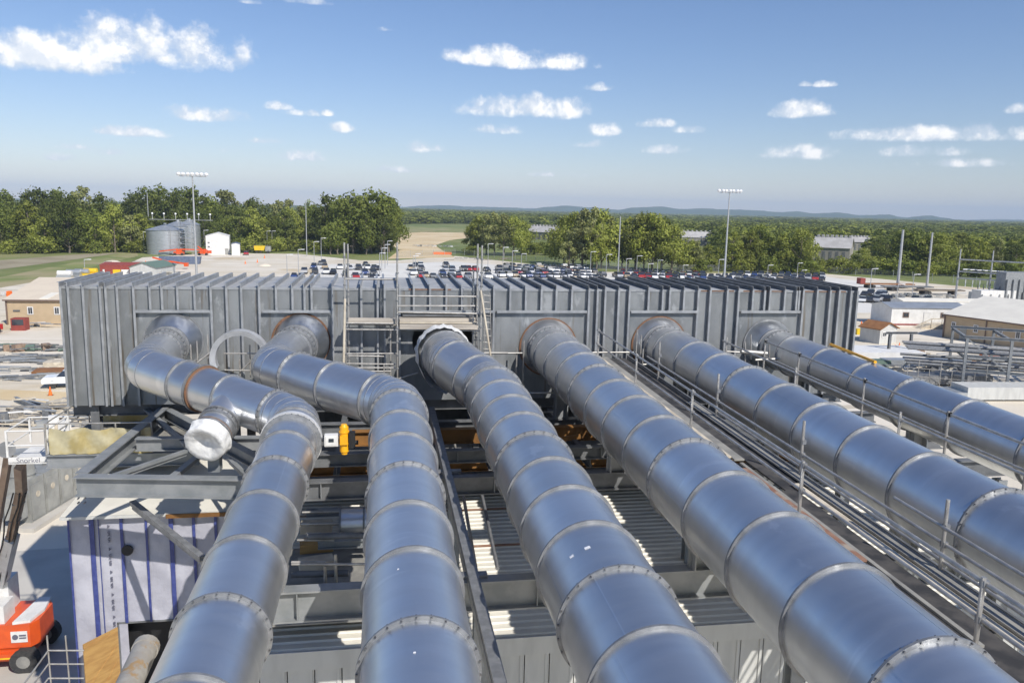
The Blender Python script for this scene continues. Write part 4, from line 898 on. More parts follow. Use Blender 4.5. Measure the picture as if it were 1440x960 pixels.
p = gp(76, 524, 0); b = MB(); b.box(p+Vector((.5,0,.22)), (5, 2.4, .4), .1); tag(b.build('steel_plate', 'brown_plate'), 'flat stack of rusty brown steel plate behind the white pickup', 'steel plate')
p = gp(86, 514, 0); b = MB(); b.box(p+Vector((0,0,.3)), (3.4, 1.8, .6), .05); tag(b.build('timber_stack', 'plank_pale'), 'pale timber stack against the plenum edge in the yard', 'timber')
rough_pile('debris_pile', 'tangle of pale beams and debris behind the lift basket', 'debris', gp(38, 592), 12, 7, 1.4, ['white_paint', 'plank_pale', 'silo', 'dark_steel', 'scaff'], 70, 31)
p = gp(20, 572, 0); t = thing('grey_girders', 'dark grey girders lying on the yard beyond the lift basket', 'girders', tuple(p))
for a_, c_ in (((22,565),(62,582)), ((40,570),(88,580))):
    b = MB(); b.ibeam(gp(*a_)+Vector((0,0,.3)), gp(*c_)+Vector((0,0,.3)), .5, .3); b.build('girder', 'frame_steel', t)
def cone_thing(px, py, label, s=1.0):
    p = gp(px, py, 0); t = thing('traffic_cone', label, 'cone', tuple(p), 'orange traffic cones')
    b = MB(); b.cyl(p+Vector((0,0,.05)), p+Vector((0,0,.95*s)), .2*s, 12, .04); b.build('body', 'cone', t); b = MB(); b.b2(p+Vector((-.28*s,-.28*s,.0)), p+Vector((.28*s,.28*s,.05))); b.build('base', 'cone', t)
cone_thing(71, 556, 'orange traffic cone just below the white pickup')

# ------------------------------------------------------------------ vehicles
def car_meshes(kind):
    b = MB(); gl = MB()
    def prof(B_, pts, w0, w1, smooth=False):    # side profile (y,z), half width by height
        n = len(pts); zs = [p[1] for p in pts]; za, zb = min(zs), max(zs)
        def hw(z): return w0 + (w1-w0)*(z-za)/max(1e-6, zb-za)
        A = [(-hw(z), y, z) for y, z in pts]; C = [(hw(z), y, z) for y, z in pts]
        B_.add(A+C, [tuple(range(n)), tuple(range(2*n-1, n-1, -1))] + [(i, i+n, (i+1) % n+n, (i+1) % n) for i in range(n)])
    if kind == 'sedan':
        prof(b, [(-2.3,.35),(2.3,.35),(2.35,.6),(2.2,.82),(1.1,.93),(-1.55,.95),(-2.25,.88),(-2.35,.6)], .88, .84)
        prof(gl, [(1.15,.93),(.35,1.36),(-1.0,1.38),(-1.75,.95)], .80, .62); b.add([(-.62,.33,1.385),(.62,.33,1.385),(.62,-.98,1.40),(-.62,-.98,1.40)], [(0,3,2,1)])
    elif kind == 'suv':
        prof(b, [(-2.3,.4),(2.3,.4),(2.35,.75),(2.2,1.0),(1.2,1.1),(-2.3,1.12),(-2.38,.7)], .93, .90)
        prof(gl, [(1.25,1.1),(.6,1.66),(-2.05,1.68),(-2.28,1.12)], .86, .72); b.add([(-.73,.62,1.69),(.73,.62,1.69),(.73,-2.05,1.71),(-.73,-2.05,1.71)], [(0,3,2,1)])
    else:
        prof(b, [(-2.75,.5),(2.75,.5),(2.8,.85),(2.65,1.12),(1.35,1.2),(-2.78,1.2)], .97, .94)
        prof(gl, [(1.35,1.2),(.75,1.78),(-.55,1.8),(-.8,1.2)], .88, .74); b.add([(-.75,.75,1.81),(.75,.75,1.81),(.75,-.55,1.82),(-.75,-.55,1.82)], [(0,3,2,1)])
    b.mi_set(1); yl = 1.75 if kind == 'pickup' else 1.45; rw = .40 if kind != 'sedan' else .33
    for x in (-.86, .86):
        for y in (-yl, yl): b.cyl((x-.1, y, rw), (x+.1, y, rw), rw, 10)
    b.mi_set(2); L_ = {'sedan': 2.33, 'suv': 2.34, 'pickup': 2.79}[kind]
    for x in (-.65, .65): b.box((x, L_, .72), (.3, .06, .14))
    mb = b.mesh('car_body'); mg = gl.mesh('car_windows')
    for k in ('car_silver', 'rubber', 'lamp_white'): mb.materials.append(MATS[k])
    mg.materials.append(MATS['glass_car']); return mb, mg
CM = {k: car_meshes(k) for k in ('sedan', 'suv', 'pickup')}
def car(p, rz, kind, colr, label, group=None):
    t = link({'sedan': 'parked_car', 'suv': 'parked_suv', 'pickup': 'pickup_truck'}[kind], CM[kind][0]); t.location = p; t.rotation_euler = (0, 0, rz)
    t.material_slots[0].link = 'OBJECT'; t.material_slots[0].material = MATS['car_'+colr]
    w = link('windows', CM[kind][1], t); tag(t, label, {'sedan': 'car', 'suv': 'car', 'pickup': 'pickup truck'}[kind], group); return t
p = gp(80, 543, .05); car(p+Vector((1.6,0,.05)), R_(98), 'pickup', 'white', 'white pickup truck half hidden behind the left plenum corner')
KINDS = ['sedan', 'sedan', 'suv', 'pickup']; COLS = ['black', 'charcoal', 'charcoal', 'grey', 'silver', 'silver', 'white', 'white', 'red', 'blue', 'tan']
NAMES = {'sedan': 'sedan', 'suv': 'tall car', 'pickup': 'pickup truck'}
ORD = ['first','second','third','fourth','fifth','sixth','seventh','eighth','ninth','tenth','eleventh','twelfth','thirteenth','fourteenth','fifteenth','sixteenth','seventeenth','eighteenth','nineteenth','twentieth']
def ordn(i): return ORD[i] if i < 20 else '%dth' % (i+1)
ncar = 0
def row(name, xs, y, rz, cols=None, jy=.5):
    global ncar
    for i, x in enumerate(xs):
        r = rnd; k = r.choice(KINDS); c = cols[i % len(cols)] if cols else r.choice(COLS)
        p = gp(x, y + (y_slope*(x-xs[0])) + r.uniform(-jy, jy), .05)
        car(p, rz + r.uniform(-.05, .05) + (math.pi if r.random() < .4 else 0), k, c, '%s %s, %s from the left in %s' % ({'grey': 'mid grey'}.get(c, c), NAMES[k], ordn(i), name), 'cars parked in the lot'); ncar += 1
y_slope = .02
rz0 = R_(4)
row('rear row, block left of entrance', [451,455,514], 372, rz0); row('second row, block left of entrance', [441.5,457,478,492,504,517,531,526], 377.5, rz0)
row('third row, block left of entrance', [428,443,459,469,486,513,525], 384.5, rz0, ['silver','charcoal','white','black','grey','blue','charcoal']); row('front row, block left of entrance', [414,424,486,500,523,530], 390, rz0, ['blue','grey','charcoal','red','black','white'])
row('rear row, block right of entrance', [584,591,627], 374.5, rz0); row('second row, block right of entrance', [578,592,627,636,652,659,668,684.5], 379.5, rz0, ['tan','charcoal','silver','grey','black','red','red','charcoal'])
row('third row, block right of entrance', [581,591,622,635,644,686], 386, rz0); row('front row, block right of entrance', [592,598,609,623,634,645,658,686], 390, rz0, ['red','tan','grey','charcoal','black','red','grey','white'])
row('rear row, dense middle block', [712+9.1*i for i in range(13)], 376.5, rz0); row('second row, dense middle block', [702+8.8*i for i in range(16)], 380.5, rz0)
row('third row, dense middle block', [702+8.9*i for i in range(15)], 384.5, rz0); row('front row, dense middle block', [705+9.4*i for i in range(15)], 389, rz0)
row('the short row beside the thin pole', [846,868], 389, rz0)
row('rear row, strip behind thin pole', [876+9.3*i for i in range(13)], 386.5, R_(-12), ['red','white','red','charcoal','black','white','silver','red','charcoal']); row('front row, strip behind thin pole', [872+9.6*i for i in range(13)], 390.5, R_(-12))
row('rear row, block at right mast', [1032+9.5*i for i in range(14)], 388, R_(-25)); row('second row, block at right mast', [1000+9.7*i for i in range(17)], 391, R_(-25)); row('front row, block at right mast', [1005+10*i for i in range(13)], 395, R_(-25))
y_slope = .01
row('rear row, beyond plenum right end', [1216,1224,1236,1243], 416, R_(-40)); row('front row, beyond plenum right end', [1213,1223,1233,1241,1249,1267,1287,1296,1304], 424.5, R_(-40), ['white','charcoal','silver','white','black','white','black','silver','charcoal'])

# ------------------------------------------------------------------ poles
def hi_mast(px, pyb, pyt, label):
    base = gp(px[1], pyb, 0); top_ = yp(px[0], pyt, base.y); h = top_.z; t = thing('light_mast', label, 'light mast', tuple(base), 'tall floodlight masts')
    b = MB(); b.cyl(base, base+Vector((0,0,h)), .32, 12, .16); b.build('pole', 'pole', t)
    b = MB(); b.bar(base+Vector((-3.3,0,h)), base+Vector((3.3,0,h)), .18, .18); b.build('crossarm', 'pole', t)
    for k in range(7):
        c = base+Vector((-3.3+1.1*k, -.35*(k % 2), h+.55)); b = MB(); b.sphere(c, .55, 10, 6, .75); b.cyl(c-Vector((0,0,.5)), c-Vector((0,0,.3)), .25, 8); b.build('floodlight', 'lamp_white', t)
hi_mast((271, 277), 396, 248, 'tall floodlight mast on the left behind the plenum'); hi_mast((1024.5, 1018), 397, 271, 'tall floodlight mast on the right behind the car park')
def pole(px, pyb, pyt, r, label, lamp=False, arms=0, name='utility_pole', cat='pole', grp=None, m='pole'):
    base = gp(px, pyb, 0); k = yp(px, pyt, base.y); t = thing(name, label, cat, tuple(base), grp); h = max(2.0, k.z)
    b = MB(); b.cyl(base, base+Vector((0,0,h)), r, 8, r*.7); b.build('pole', m, t)
    if lamp:
        b = MB(); b.bar(base+Vector((-.0,0,h)), base+Vector((1.2,0,h+.1)), .12, .12); b.box(base+Vector((1.3,0,h+.08)), (.8,.4,.16)); b.build('lamp_head', 'lamp_white', t)
    for a in range(arms):
        b = MB(); b.bar(base+Vector((-1.2,0,h-2.2-a*4)), base+Vector((1.2,0,h-2.2-a*4)), .1, .1); b.build('crossarm', m, t)
    return t
pole(211, 352, 271, .2, 'thin tall pole behind the grey tank'); pole(431.5, 360, 282, .2, 'thin tall pole left of the parked cars'); pole(869, 386, 304, .22, 'thin tall pole behind the middle of the car park')
pole(1262, 404, 323, .45, 'thick steel utility pole, left one of the pair by the trailers', name='utility_pole'); pole(1303, 405, 327, .36, 'thick steel utility pole, right one of the pair by the trailers')
lampspec = [(404,392,358),(420,391,351),(442,374,340),(452,372,335),(534,388,356),(537,383,349),(541.5,378,344),(545,373,339),(581,385,360),(584,381,357),(686,380,343),(707,385,348),(720,386,353),(733,380,357),(830,384,354),(852,388,358),(880,388,364),(895,386,360),(911,388,371),(924,388,366),(960,388,373),(1010,388,365),(1079,390,373),(1121,386,370),(1127,390,380),(1223,413,378),(1282,420,386),(1260,430,400),(203,356,326),(228,358,326),(288,356,324),(376,352,325),(383,352,325),(120,392,365)]
for i, (px, b_, t_) in enumerate(lampspec):
    pole(px, b_, t_, .11, 'slim lamp post, %s from the left of the small lot lamps' % ordn(sorted(q[0] for q in lampspec).index(px)), True, name='lamp_post', cat='lamp post', grp='small lamp posts round the lot')

# ------------------------------------------------------------------ tanks, white building, far-left plant
def tank(px, py, r, h, label, roof=2.0):
    c = gp(px, py, 0); t = thing('storage_tank', label, 'tank', tuple(c), 'corrugated steel tanks'); n = 40
    b = MB(); rows = int(h/.9); 
    for j in range(rows):
        z0_, z1_ = h*j/rows, h*(j+1)/rows; rr = r if j % 2 == 0 else r-.06; b.cyl(c+Vector((0,0,z0_)), c+Vector((0,0,z1_)), rr, n, caps=False)
    b.build('shell', 'silo', t); b = MB(); b.cyl(c+Vector((0,0,h)), c+Vector((0,0,h+roof)), r+.2, n, .6); b.build('roof', 'silo', t)
    b = MB(); b.cyl(c+Vector((0,0,h+roof)), c+Vector((0,0,h+roof+.6)), .6, 12); b.build('vent', 'silo', t)
    for s_ in (-.25, .25):
        b = MB(); b.cyl(c+Vector((r*.45+s_,-r*.92,0)), c+Vector((r*.45+s_,-r*.92,h+1)), .07, 6); b.build('ladder_rail', 'pole', t)
    return c
tank(234, 357, 6.9, 9.2, 'big corrugated grey steel tank with a shallow cone roof')
tank(252, 353, 5.5, 10.2, 'grey steel tank standing behind the big one'); tank(268, 353, 4.2, 10.8, 'slim grey tank behind the tall left light mast')
c = gp(263, 358, 0); t = thing('stair_tower', 'open steel stair tower right of the big grey tank', 'stair tower', tuple(c))
for x in (-2.2, 2.2):
    for y in (-1.2, 1.2):
        b = MB(); b.bar(c+Vector((x,y,0)), c+Vector((x,y,13.5)), .15, .15); b.build('post', 'pole', t)
for k in range(6):
    b = MB(); b.b2(c+Vector((-2.4,-1.4,2+2.1*k)), c+Vector((2.4,1.4,2.12+2.1*k))); b.build('landing', 'pole', t); b = MB(); b.bar(c+Vector((-2.2,-1.5,.2+2.1*k)), c+Vector((2.2,-1.5,2+2.1*k)), .3, .1); b.build('flight', 'silo', t)
    b = MB(); b.sphere(c+Vector((-12+4.2*k, .3, 15.4)), .4, 8, 5); b.cyl(c+Vector((-12+4.2*k,.3,13.2)), c+Vector((-12+4.2*k,.3,15.1)), .06, 6); b.build('lamp', 'lamp_white', t)
b = MB(); b.bar(c+Vector((-13,.3,13.2)), c+Vector((10,.3,13.2)), .8, .15); b.build('catwalk', 'pole', t)
t, W, X, Y = gable('white_building', 'small white metal building beside the tanks', 'building', gp(290, 358, 0), 8.6, 11, 7.2, 1.1, 'trailer_white', 'white_paint', rz=R_(8), ridge='y', over=.1)
window(t, W, Y, .6, 4.3, .9, .7); window(t, W, Y, .6, 2.7, .9, .7); b = MB(); b.prism([W(7.0,-.05,0), W(8.2,-.05,0), W(8.2,-.05,2.4), W(7.0,-.05,2.4)], None, Y*-.1); b.build('door', 'cabinet', t)
t, W, X, Y = gable('annex_building', 'low white lean-to on the right of the white building', 'building', gp(326, 359, 0), 3.0, 8, 4.4, .3, 'trailer_white', 'blue_grey', rz=R_(8), ridge='y', over=.1)
p = gp(254, 371, 0); t = thing('skip_container', 'blue-grey open skip container on the gravel before the tanks', 'container', tuple(p)); b = MB(); b.prism([p+Vector((-6,-1.2,0)), p+Vector((6,-1.2,0)), p+Vector((6.4,-1.2,2.4)), p+Vector((-6.4,-1.2,2.4))], None, (0,2.4,0)); b.build('hull', 'blue_grey', t)
for k in range(10):
    b = MB(); b.b2(p+Vector((-5.4+1.2*k-.08,-1.32,.1)), p+Vector((-5.4+1.2*k+.08,-1.202,2.3))); b.build('rib', 'blue_grey', t)
def small_lift(px, py, label, s=1.0, flat=False):
    p = gp(px, py, 0); t = thing('folded_lift', label, 'boom lift', tuple(p), 'orange lifts in the far yard')
    b = MB(); b.b2(p+Vector((-1.8,-1,.5)), p+Vector((1.8,1,1.5))); b.b2(p+Vector((-.9,-.8,1.5)), p+Vector((1.1,.8,2.4))); b.build('chassis', 'orange_paint', t)
    for x in (-1.3, 1.3):
        b = MB(); b.cyl(p+Vector((x,-1.15,.5)), p+Vector((x,-.75,.5)), .5, 12); b.build('wheel', 'rubber', t)
    b = MB(); b.bar(p+Vector((-.5,0,2.3)), p+Vector((-5.5*s,0,1.4 if flat else 3.4)), .35, .45); b.bar(p+Vector((.3,0,2.3)), p+Vector((6*s,0,2.2 if flat else 1.6)), .35, .45); b.build('boom', 'orange_paint', t)
    b = MB(); b.b2(p+Vector((6*s-.2,-.8,.8)), p+Vector((6*s+.9,.8,1.9))); b.build('basket', 'orange_paint', t)
small_lift(237, 378, 'folded orange boom lift in front of the blue-grey skip', .8); small_lift(252, 359, 'orange boom lift lying low at the foot of the big tank', 1.3, True); small_lift(286, 359, 'orange lift parked left of the white building', .35)
p = gp(346, 358.5, .03); car(p, R_(10), 'suv', 'red', 'red car parked alone right of the white building')
p = gp(367, 356, 0); t = thing('yellow_truck', 'yellow dump truck at the far edge of the gravel', 'truck', tuple(p)); b = MB(); b.prism([p+Vector((-2.4,-1.2,1.2)), p+Vector((1.4,-1.2,1.2)), p+Vector((1.8,-1.2,3.0)), p+Vector((-2.6,-1.2,3.0))], None, (0,2.4,0)); b.build('bed', 'yellow_paint', t)
b = MB(); b.b2(p+Vector((1.9,-1.1,.8)), p+Vector((4.0,1.1,2.9))); b.build('cab', 'cabinet', t)
for x in (-1.5, 0, 3):
    b = MB(); b.cyl(p+Vector((x,-1.25,.55)), p+Vector((x,-.9,.55)), .55, 12); b.build('wheel', 'rubber', t)
p = gp(372, 374, 0); b = MB(); b.sphere(p+Vector((0,0,-.4)), 2.4, 14, 6, .5); tag(b.build('gravel_heap', 'gravel'), 'low pale gravel heap on the open yard', 'heap')
t, W, X, Y = gable('red_building', 'low red brick building with yellow and white doors', 'building', gp(141, 390, 0), 11.3, 9, 3.3, .3, 'red_brick', 'red_brick', rz=R_(0), over=.05)
for x, w, m in ((3.2, 1.9, 'yellow_paint'), (5.3, 1.9, 'trailer_white'), (.7, .5, 'white_paint')):
    b = MB(); b.prism([W(x,-.02,0), W(x+w,-.02,0), W(x+w,-.02,2.1), W(x,-.02,2.1)], None, Y*-.06); b.build('door', m, t)
t, W, X, Y = gable('green_roof_hut', 'pale hut with green roof next to the red brick building', 'building', gp(183, 391, 0), 7, 11, 2.9, 1.2, 'siding', 'green_roof', rz=R_(-12), ridge='y')
b = MB(); b.prism([W(1,-.02,0), W(4,-.02,0), W(4,-.02,1.7), W(1,-.02,1.7)], None, Y*-.06); b.build('door', 'trailer_white', t); b = MB(); b.prism([W(1.0,-.1,0), W(3.0,-.1,0), W(3.0,-.1,.8), W(1.0,-.1,.8)], None, Y*-.6); b.build('planter_box', 'green_roof', t)
for i, (px, py) in enumerate(((92,393),(104,391),(116,390),(128,389))):
    p = gp(px, py+4, 0); t = thing('compressor_unit', ['silver', 'grey', 'yellow and silver', 'bright yellow'][i] + ' compressor unit in the row behind the beige roof', 'machine', tuple(p)); b = MB(); b.b2(p+Vector((-1.7,-1,.3)), p+Vector((1.7,1,1.7))); b.build('body', ['silo','silo','yellow_paint','yellow_paint'][i], t); b = MB(); b.cyl(p+Vector((-1.6,0,2.2)), p+Vector((1.6,0,2.2)), .7, 14); b.build('drum', ['white_paint','silo','silo','yellow_paint'][i], t)
rough_pile('crate_pile', 'dark crates and machines stacked behind the red brick building', 'crates', gp(178, 377), 9, 4, 2.2, ['dark_steel', 'blue_grey', 'white_paint'], 16, 41)
rough_pile('pallet_pile', 'pale pallets and bundles right of the green-roofed hut', 'pallets', gp(222, 390), 8, 5, 1.6, ['plank_pale', 'white_paint', 'grey_board'], 20, 42)
p = gp(158, 371, 0); b = MB(); b.sphere(p+Vector((0,0,-.4)), 3.2, 14, 6, .5); tag(b.build('gravel_heap', 'gravel'), 'large pale gravel heap behind the red brick building', 'heap')
p = gp(8, 416, 0); rough_pile('barrier_stack', 'white and orange barriers at the left end of the beige building', 'barriers', p, 6, 3, 1.2, ['white_paint', 'cone', 'silo'], 12, 43)
for i, (px, py) in enumerate(((345,371),(362,369),(372,363),(205,371))):
    cone_thing(px, py, ['orange marker cone nearest the gravel heap','orange marker cone right of the red car','small orange cone by the yellow truck','orange cone by the big gravel heap'][i], 1.2)

# ================================================================== RIGHT YARD
co = gp(1325, 474, 0); c2 = gp(1440, 490, 0); rzr = math.atan2(c2.y-co.y, c2.x-co.x)
Lw = (c2-co).length
rzr = R_(-71)
t, W, X, Y = gable('tan_warehouse', 'big tan metal warehouse with ivory roof at the right edge', 'building', co, 38, 22, 4.0, 2.6, 'beige', 'ivory_roof', rz=rzr, trim='brown_trim')
for k in range(4):
    b = MB(); x = 7.2+8*k; b.prism([W(x,-.03,0), W(x+.18,-.03,0), W(x+.18,-.03,3.78), W(x,-.03,3.78)], None, Y*-.09); b.build('pilaster', 'brown_trim', t)
for x in (1.4, 5.2, 9.2, 12.0, 17.6, 21.0, 27.0): window(t, W, Y, x, 1.6, .8, 1.3)
b = MB(); b.prism([W(3.0,-.02,0), W(4.1,-.02,0), W(4.1,-.02,2.4), W(3.0,-.02,2.4)], None, Y*-.06); b.build('door', 'cabinet', t)
co = gp(1262, 462, 0)
t, W, X, Y = gable('office_trailer', 'white office trailer with wooden steps, nearest the tan warehouse', 'trailer', gp(1252, 459, .0), 15, 7.0, 3.5, .6, 'trailer_white', 'silo', rz=R_(-4), over=.15)
for x in (2.2, 9.6, 12.6): window(t, W, Y, x, 1.7, 1.2, 1.0, frame='brown_trim')
b = MB(); b.prism([W(6.3,-.02,.6), W(8.3,-.02,.6), W(8.3,-.02,2.8), W(6.3,-.02,2.8)], None, Y*-.06); b.build('double_door', 'white_paint', t)
b = MB(); b.prism([W(-.02,-.04,.3), W(15,-.04,.3), W(15,-.04,.55), W(-.02,-.04,.55)], None, Y*-.05); b.build('skirt_stripe', 'red_brick', t)
b = MB(); st_ = MB()
stt = thing('timber_steps', 'wooden ramp and steps at the office trailer door', 'steps', tuple(W(8, -2, 0)))
b.prism([W(4,-3,0), W(6,-3,.9), W(12,-3,.9), W(12,-3,0)], None, Y*2.6); b.build('deck', 'plank_pale', stt)
for x in (4.2, 6, 8, 10, 12):
    b = MB(); b.bar(W(x,-3.05,.2), W(x,-3.05,1.9 if x > 5 else 1.2), .1, .1); b.build('post', 'plank_pale', stt)
b = MB(); b.bar(W(6,-3.05,1.9), W(12,-3.05,1.9), .08, .14); b.bar(W(4.2,-3.05,1.1), W(6,-3.05,1.9), .08, .14); b.build('handrail', 'plank_pale', stt)
t, W, X, Y = gable('rear_trailer', 'second white trailer row behind the office trailer', 'trailer', gp(1268, 445, 0), 22, 4.5, 3.2, .3, 'trailer_white', 'ivory_roof', rz=R_(-4), over=.1)
t, W, X, Y = gable('guard_hut', 'small pale hut with brown roof below the office trailer', 'hut', gp(1236, 484, 0), 4.2, 3.6, 2.4, .9, 'siding', 'brown_plate', rz=R_(20), ridge='y')
window(t, W, Y, .5, 1.1, 1.2, .9); window(t, W, Y, 2.2, 1.1, 1.0, .9)
for i, (px, py) in enumerate(((1211,455),(1229,456),(1232,447),(1252,492),(1258,490),(1264,487),(1228,470))):
    cone_thing(px, py+4, 'orange traffic cone %s from the left near the office trailer' % ordn([1211,1228,1229,1232,1252,1258,1264].index(px)), 1.1)
p = gp(1208, 470, 0); b = MB(); b.box(p+Vector((0,0,.5)), (1.4,1.0,1.0)); tag(b.build('yellow_box', 'yellow_paint'), 'yellow box right of the plenum end', 'box')
# substation
s0, s1 = gp(1343, 424, 0), gp(1436, 432, 0); sub = thing('substation_frame', 'galvanised three-bay substation gantry before the right wood', 'gantry', tuple(s0))
dirx = s1-s0
for k in (0, .5, 1):
    p = s0+dirx*k; p.z = 0; b = MB(); b.cyl(p, p+Vector((0,0,12.8)), .3, 8, .12); b.build('post', 'pole', sub)
for z in (10.3, 7.4, 5.8):
    b = MB(); b.bar(s0+Vector((0,0,z)), s1+Vector((0,0,z)), .3, .3); b.build('beam', 'pole', sub)
for k in range(8):
    p = s0+dirx*(.12+.11*k); b = MB(); b.cyl(Vector((p.x,p.y-.2,3.8)), Vector((p.x,p.y-.2,5.6)), .09, 6); b.build('insulator', 'lamp_white', sub); b = MB(); b.bar(Vector((p.x-.9,p.y,8.0)), Vector((p.x+.9,p.y,8.0)), .15, .2); b.build('switch', 'lamp_white', sub)
for i, (px, py, w, h, m, lb) in enumerate(((1395,432,9,4,'white_paint','white transformer block in front of the substation'), (1420,432,6.5,8.2,'frame_steel','tall grey blast wall beside the white transformers'), (1380,430,5,3.2,'silo','pale grey switch cabinet at the foot of the substation'), (1437,432,4,4.6,'dark_steel','dark cabinet at the right edge behind the warehouse'))):
    p = gp(px, py, 0); t = thing('transformer', lb, 'transformer', tuple(p)); b = MB(); b.b2(p+Vector((-w/2,-1.5,.2)), p+Vector((w/2,1.5,h))); b.build('tank', m, t)
    for k in range(4):
        b = MB(); b.b2(p+Vector((-w/2+.2+k*w/4,-1.9,.5)), p+Vector((-w/2+.5+k*w/4,-1.502,h*.8))); b.build('radiator', m, t)
    if i != 1:
        for k in range(3):
            b = MB(); b.cyl(p+Vector((-1.2+1.2*k,0,h)), p+Vector((-1.7+1.7*k,0,h+1.8)), .1, 6); b.build('bushing', 'dark_steel', t)
for i, (px, py, L_) in enumerate(((1245,405,16), (1275,409,14), (1320,414,13))):
    p = gp(px, py, 0); t = thing('flatbed_trailer', ['red-ended flatbed trailer, left one by the utility poles', 'dark flatbed trailer between the two utility poles', 'flatbed trailer right of the utility poles'][i], 'trailer', tuple(p)); b = MB(); b.box(p+Vector((0,0,1.2)), (L_, 2.4, .3), R_(-6)); b.build('bed', ('brown_plate','dark_steel','bark')[i], t)
    for x in (-L_*.35, -L_*.27, L_*.3):
        b = MB(); b.cyl(p+Vector((x,-1.2,.5)), p+Vector((x,1.2,.5)), .5, 12); b.build('axle', 'rubber', t)
    if i == 0:
        b = MB(); b.box(p+Vector((-L_/2+.6,.6,2.0)), (1.4,2.4,1.6), R_(-6)); b.build('headboard', 'red_brick', t)
p = gp(1306, 418, 0); rough_pile('gravel_windrow', 'grey rubble windrow behind the rear trailer', 'rubble', p, 22, 4, 1.0, ['grey_board', 'frame_steel', 'silo'], 40, 55)
# pipe rack
rk = thing('pipe_rack', 'grey steel pipe rack with open decks right of the rightmost duct', 'pipe rack', tuple(gp(1380, 540, 0)))
ra, rb_ = gp(1352, 548, 0), gp(1520, 562, 0); rc_ = gp(1316, 522, 0)
ex = (rb_-ra); ex.z = 0; Lx = ex.length; ex.normalize(); ey = Vector((-ex.y, ex.x, 0)); W_ = 9.0; Hh = 6.2
def RP(x, y, z): return Vector((ra.x, ra.y, 0)) + ex*x + ey*y + Vector((0, 0, z))
for x in (0, 4.6, 9.2, 13.8, 18.4, 23):
    for y in (0, W_):
        b = MB(); b.ibeam(RP(x,y,0), RP(x,y,Hh), .3, .3, up=ey); b.build('column', 'frame_steel', rk)
    for z in (Hh, 3.9, 2.2):
        b = MB(); b.ibeam(RP(x,.16,z-.02), RP(x,W_-.16,z-.02), .3, .22); b.build('cross_beam', 'frame_steel', rk)
for y in (0, W_):
    for z in (Hh+.16, 4.1, 2.4):
        b = MB(); b.ibeam(RP(-.3,y,z), RP(24,y,z), .32, .3); b.build('long_beam', 'frame_steel', rk)
b = MB(); b.bar(RP(0,0,Hh), RP(4.4,0,2.5), .14, .14); b.build('brace', 'frame_steel', rk)
for y, z, r in ((1.5,4.35,.16), (2.6,4.4,.22), (4,4.3,.12), (5.5,4.4,.2), (7,4.35,.14), (1.2,2.6,.15), (3,2.65,.2), (5,2.6,.12), (7.4,2.65,.18)):
    b = MB(); b.cyl(RP(-6,y,z), RP(24,y,z), r, 10); b.build('pipe', 'galv_matte' if r > .14 else 'scaff', rk)
for k in range(9):
    b = MB(); b.bar(RP(-6+k*1.2,-.1,.2), RP(-6+k*1.2,-.1,3.3 if k % 2 else 2.2), .06, .06); b.build('guard_post', 'scaff', rk)
for z in (1.2, 2.2, 3.2):
    b = MB(); b.cyl(RP(-6.2,-.1,z), RP(5,-.1,z), .04, 6); b.build('guard_rail', 'scaff', rk)
goal = thing('steel_portal', 'small steel portal frame below the guard hut', 'portal frame', tuple(gp(1262, 520, 0)))
ga, gb = gp(1248, 508, 0), gp(1278, 508, 0)
for p in (ga, gb):
    b = MB(); b.ibeam((p.x,p.y,0), (p.x,p.y,3.9), .35, .3); b.build('column', 'dark_steel', goal)
b = MB(); b.ibeam((ga.x-.6,ga.y,4.05), (gb.x+.9,gb.y,4.05), .3, .3); b.build('lintel', 'dark_steel', goal)
# low white decks / equipment under the rack
for i, (px, py, w, d_, h, m, lb) in enumerate(((1230,508,11,6,1.6,'trailer_white','long white flat roof of a low skid right of the plenum end'), (1310,540,14,2.4,1.1,'galv_matte','grey low skid platform beside the pipe rack'), (1300,520,12,1.6,1.3,'silo','pale pipe bundle on trestles left of the pipe rack'), (1235,520,2.5,1.5,1.2,'green_roof','green crate right of the plenum end'), (1400,560,9,3,1.4,'siding','cream low shed under the pipe rack'), (1395,505,3,1.5,1.6,'cone','orange crate behind the pipe rack'), (1350,560,10,3,.8,'silo','pale slab beside the rack columns'))):
    p = gp(px, py, 0); t = thing('equipment_skid', lb, 'equipment', tuple(p)); b = MB(); b.box(p+Vector((0,0,h/2+.2)), (w,d_,h), -.07); b.build('deck', m, t)
    b = MB()
    for q in (-.4, 0, .4): b.box(p+Vector((w*q,0,.1)), (.3,d_*.9,.199), -.07)
    b.build('skid_foot', 'dark_steel', t)
def crowd_mesh(px, py, label, seed, w, d, h, mats, n): rough_pile('laydown_pile', label, 'materials', gp(px, py), w, d, h, mats, n, seed)
crowd_mesh(1265, 530, 'jumble of pipes and pallets beside the rightmost duct', 61, 14, 6, 1.5, ['galv_matte','white_paint','dark_steel','plank_pale','frame_steel'], 60)
crowd_mesh(1300, 508, 'mixed pipe spools on the ground left of the pipe rack', 62, 18, 5, 1.2, ['galv_matte','silo','white_paint','dark_steel'], 50)
crowd_mesh(1410, 520, 'pipe spools behind the pipe rack columns', 63, 16, 5, 1.4, ['galv_matte','dark_steel','white_paint','boom_brown'], 50)
crowd_mesh(1268, 497, 'scattered small items around the steel portal', 64, 8, 3, .8, ['plank_pale','white_paint','boom_brown'], 14)
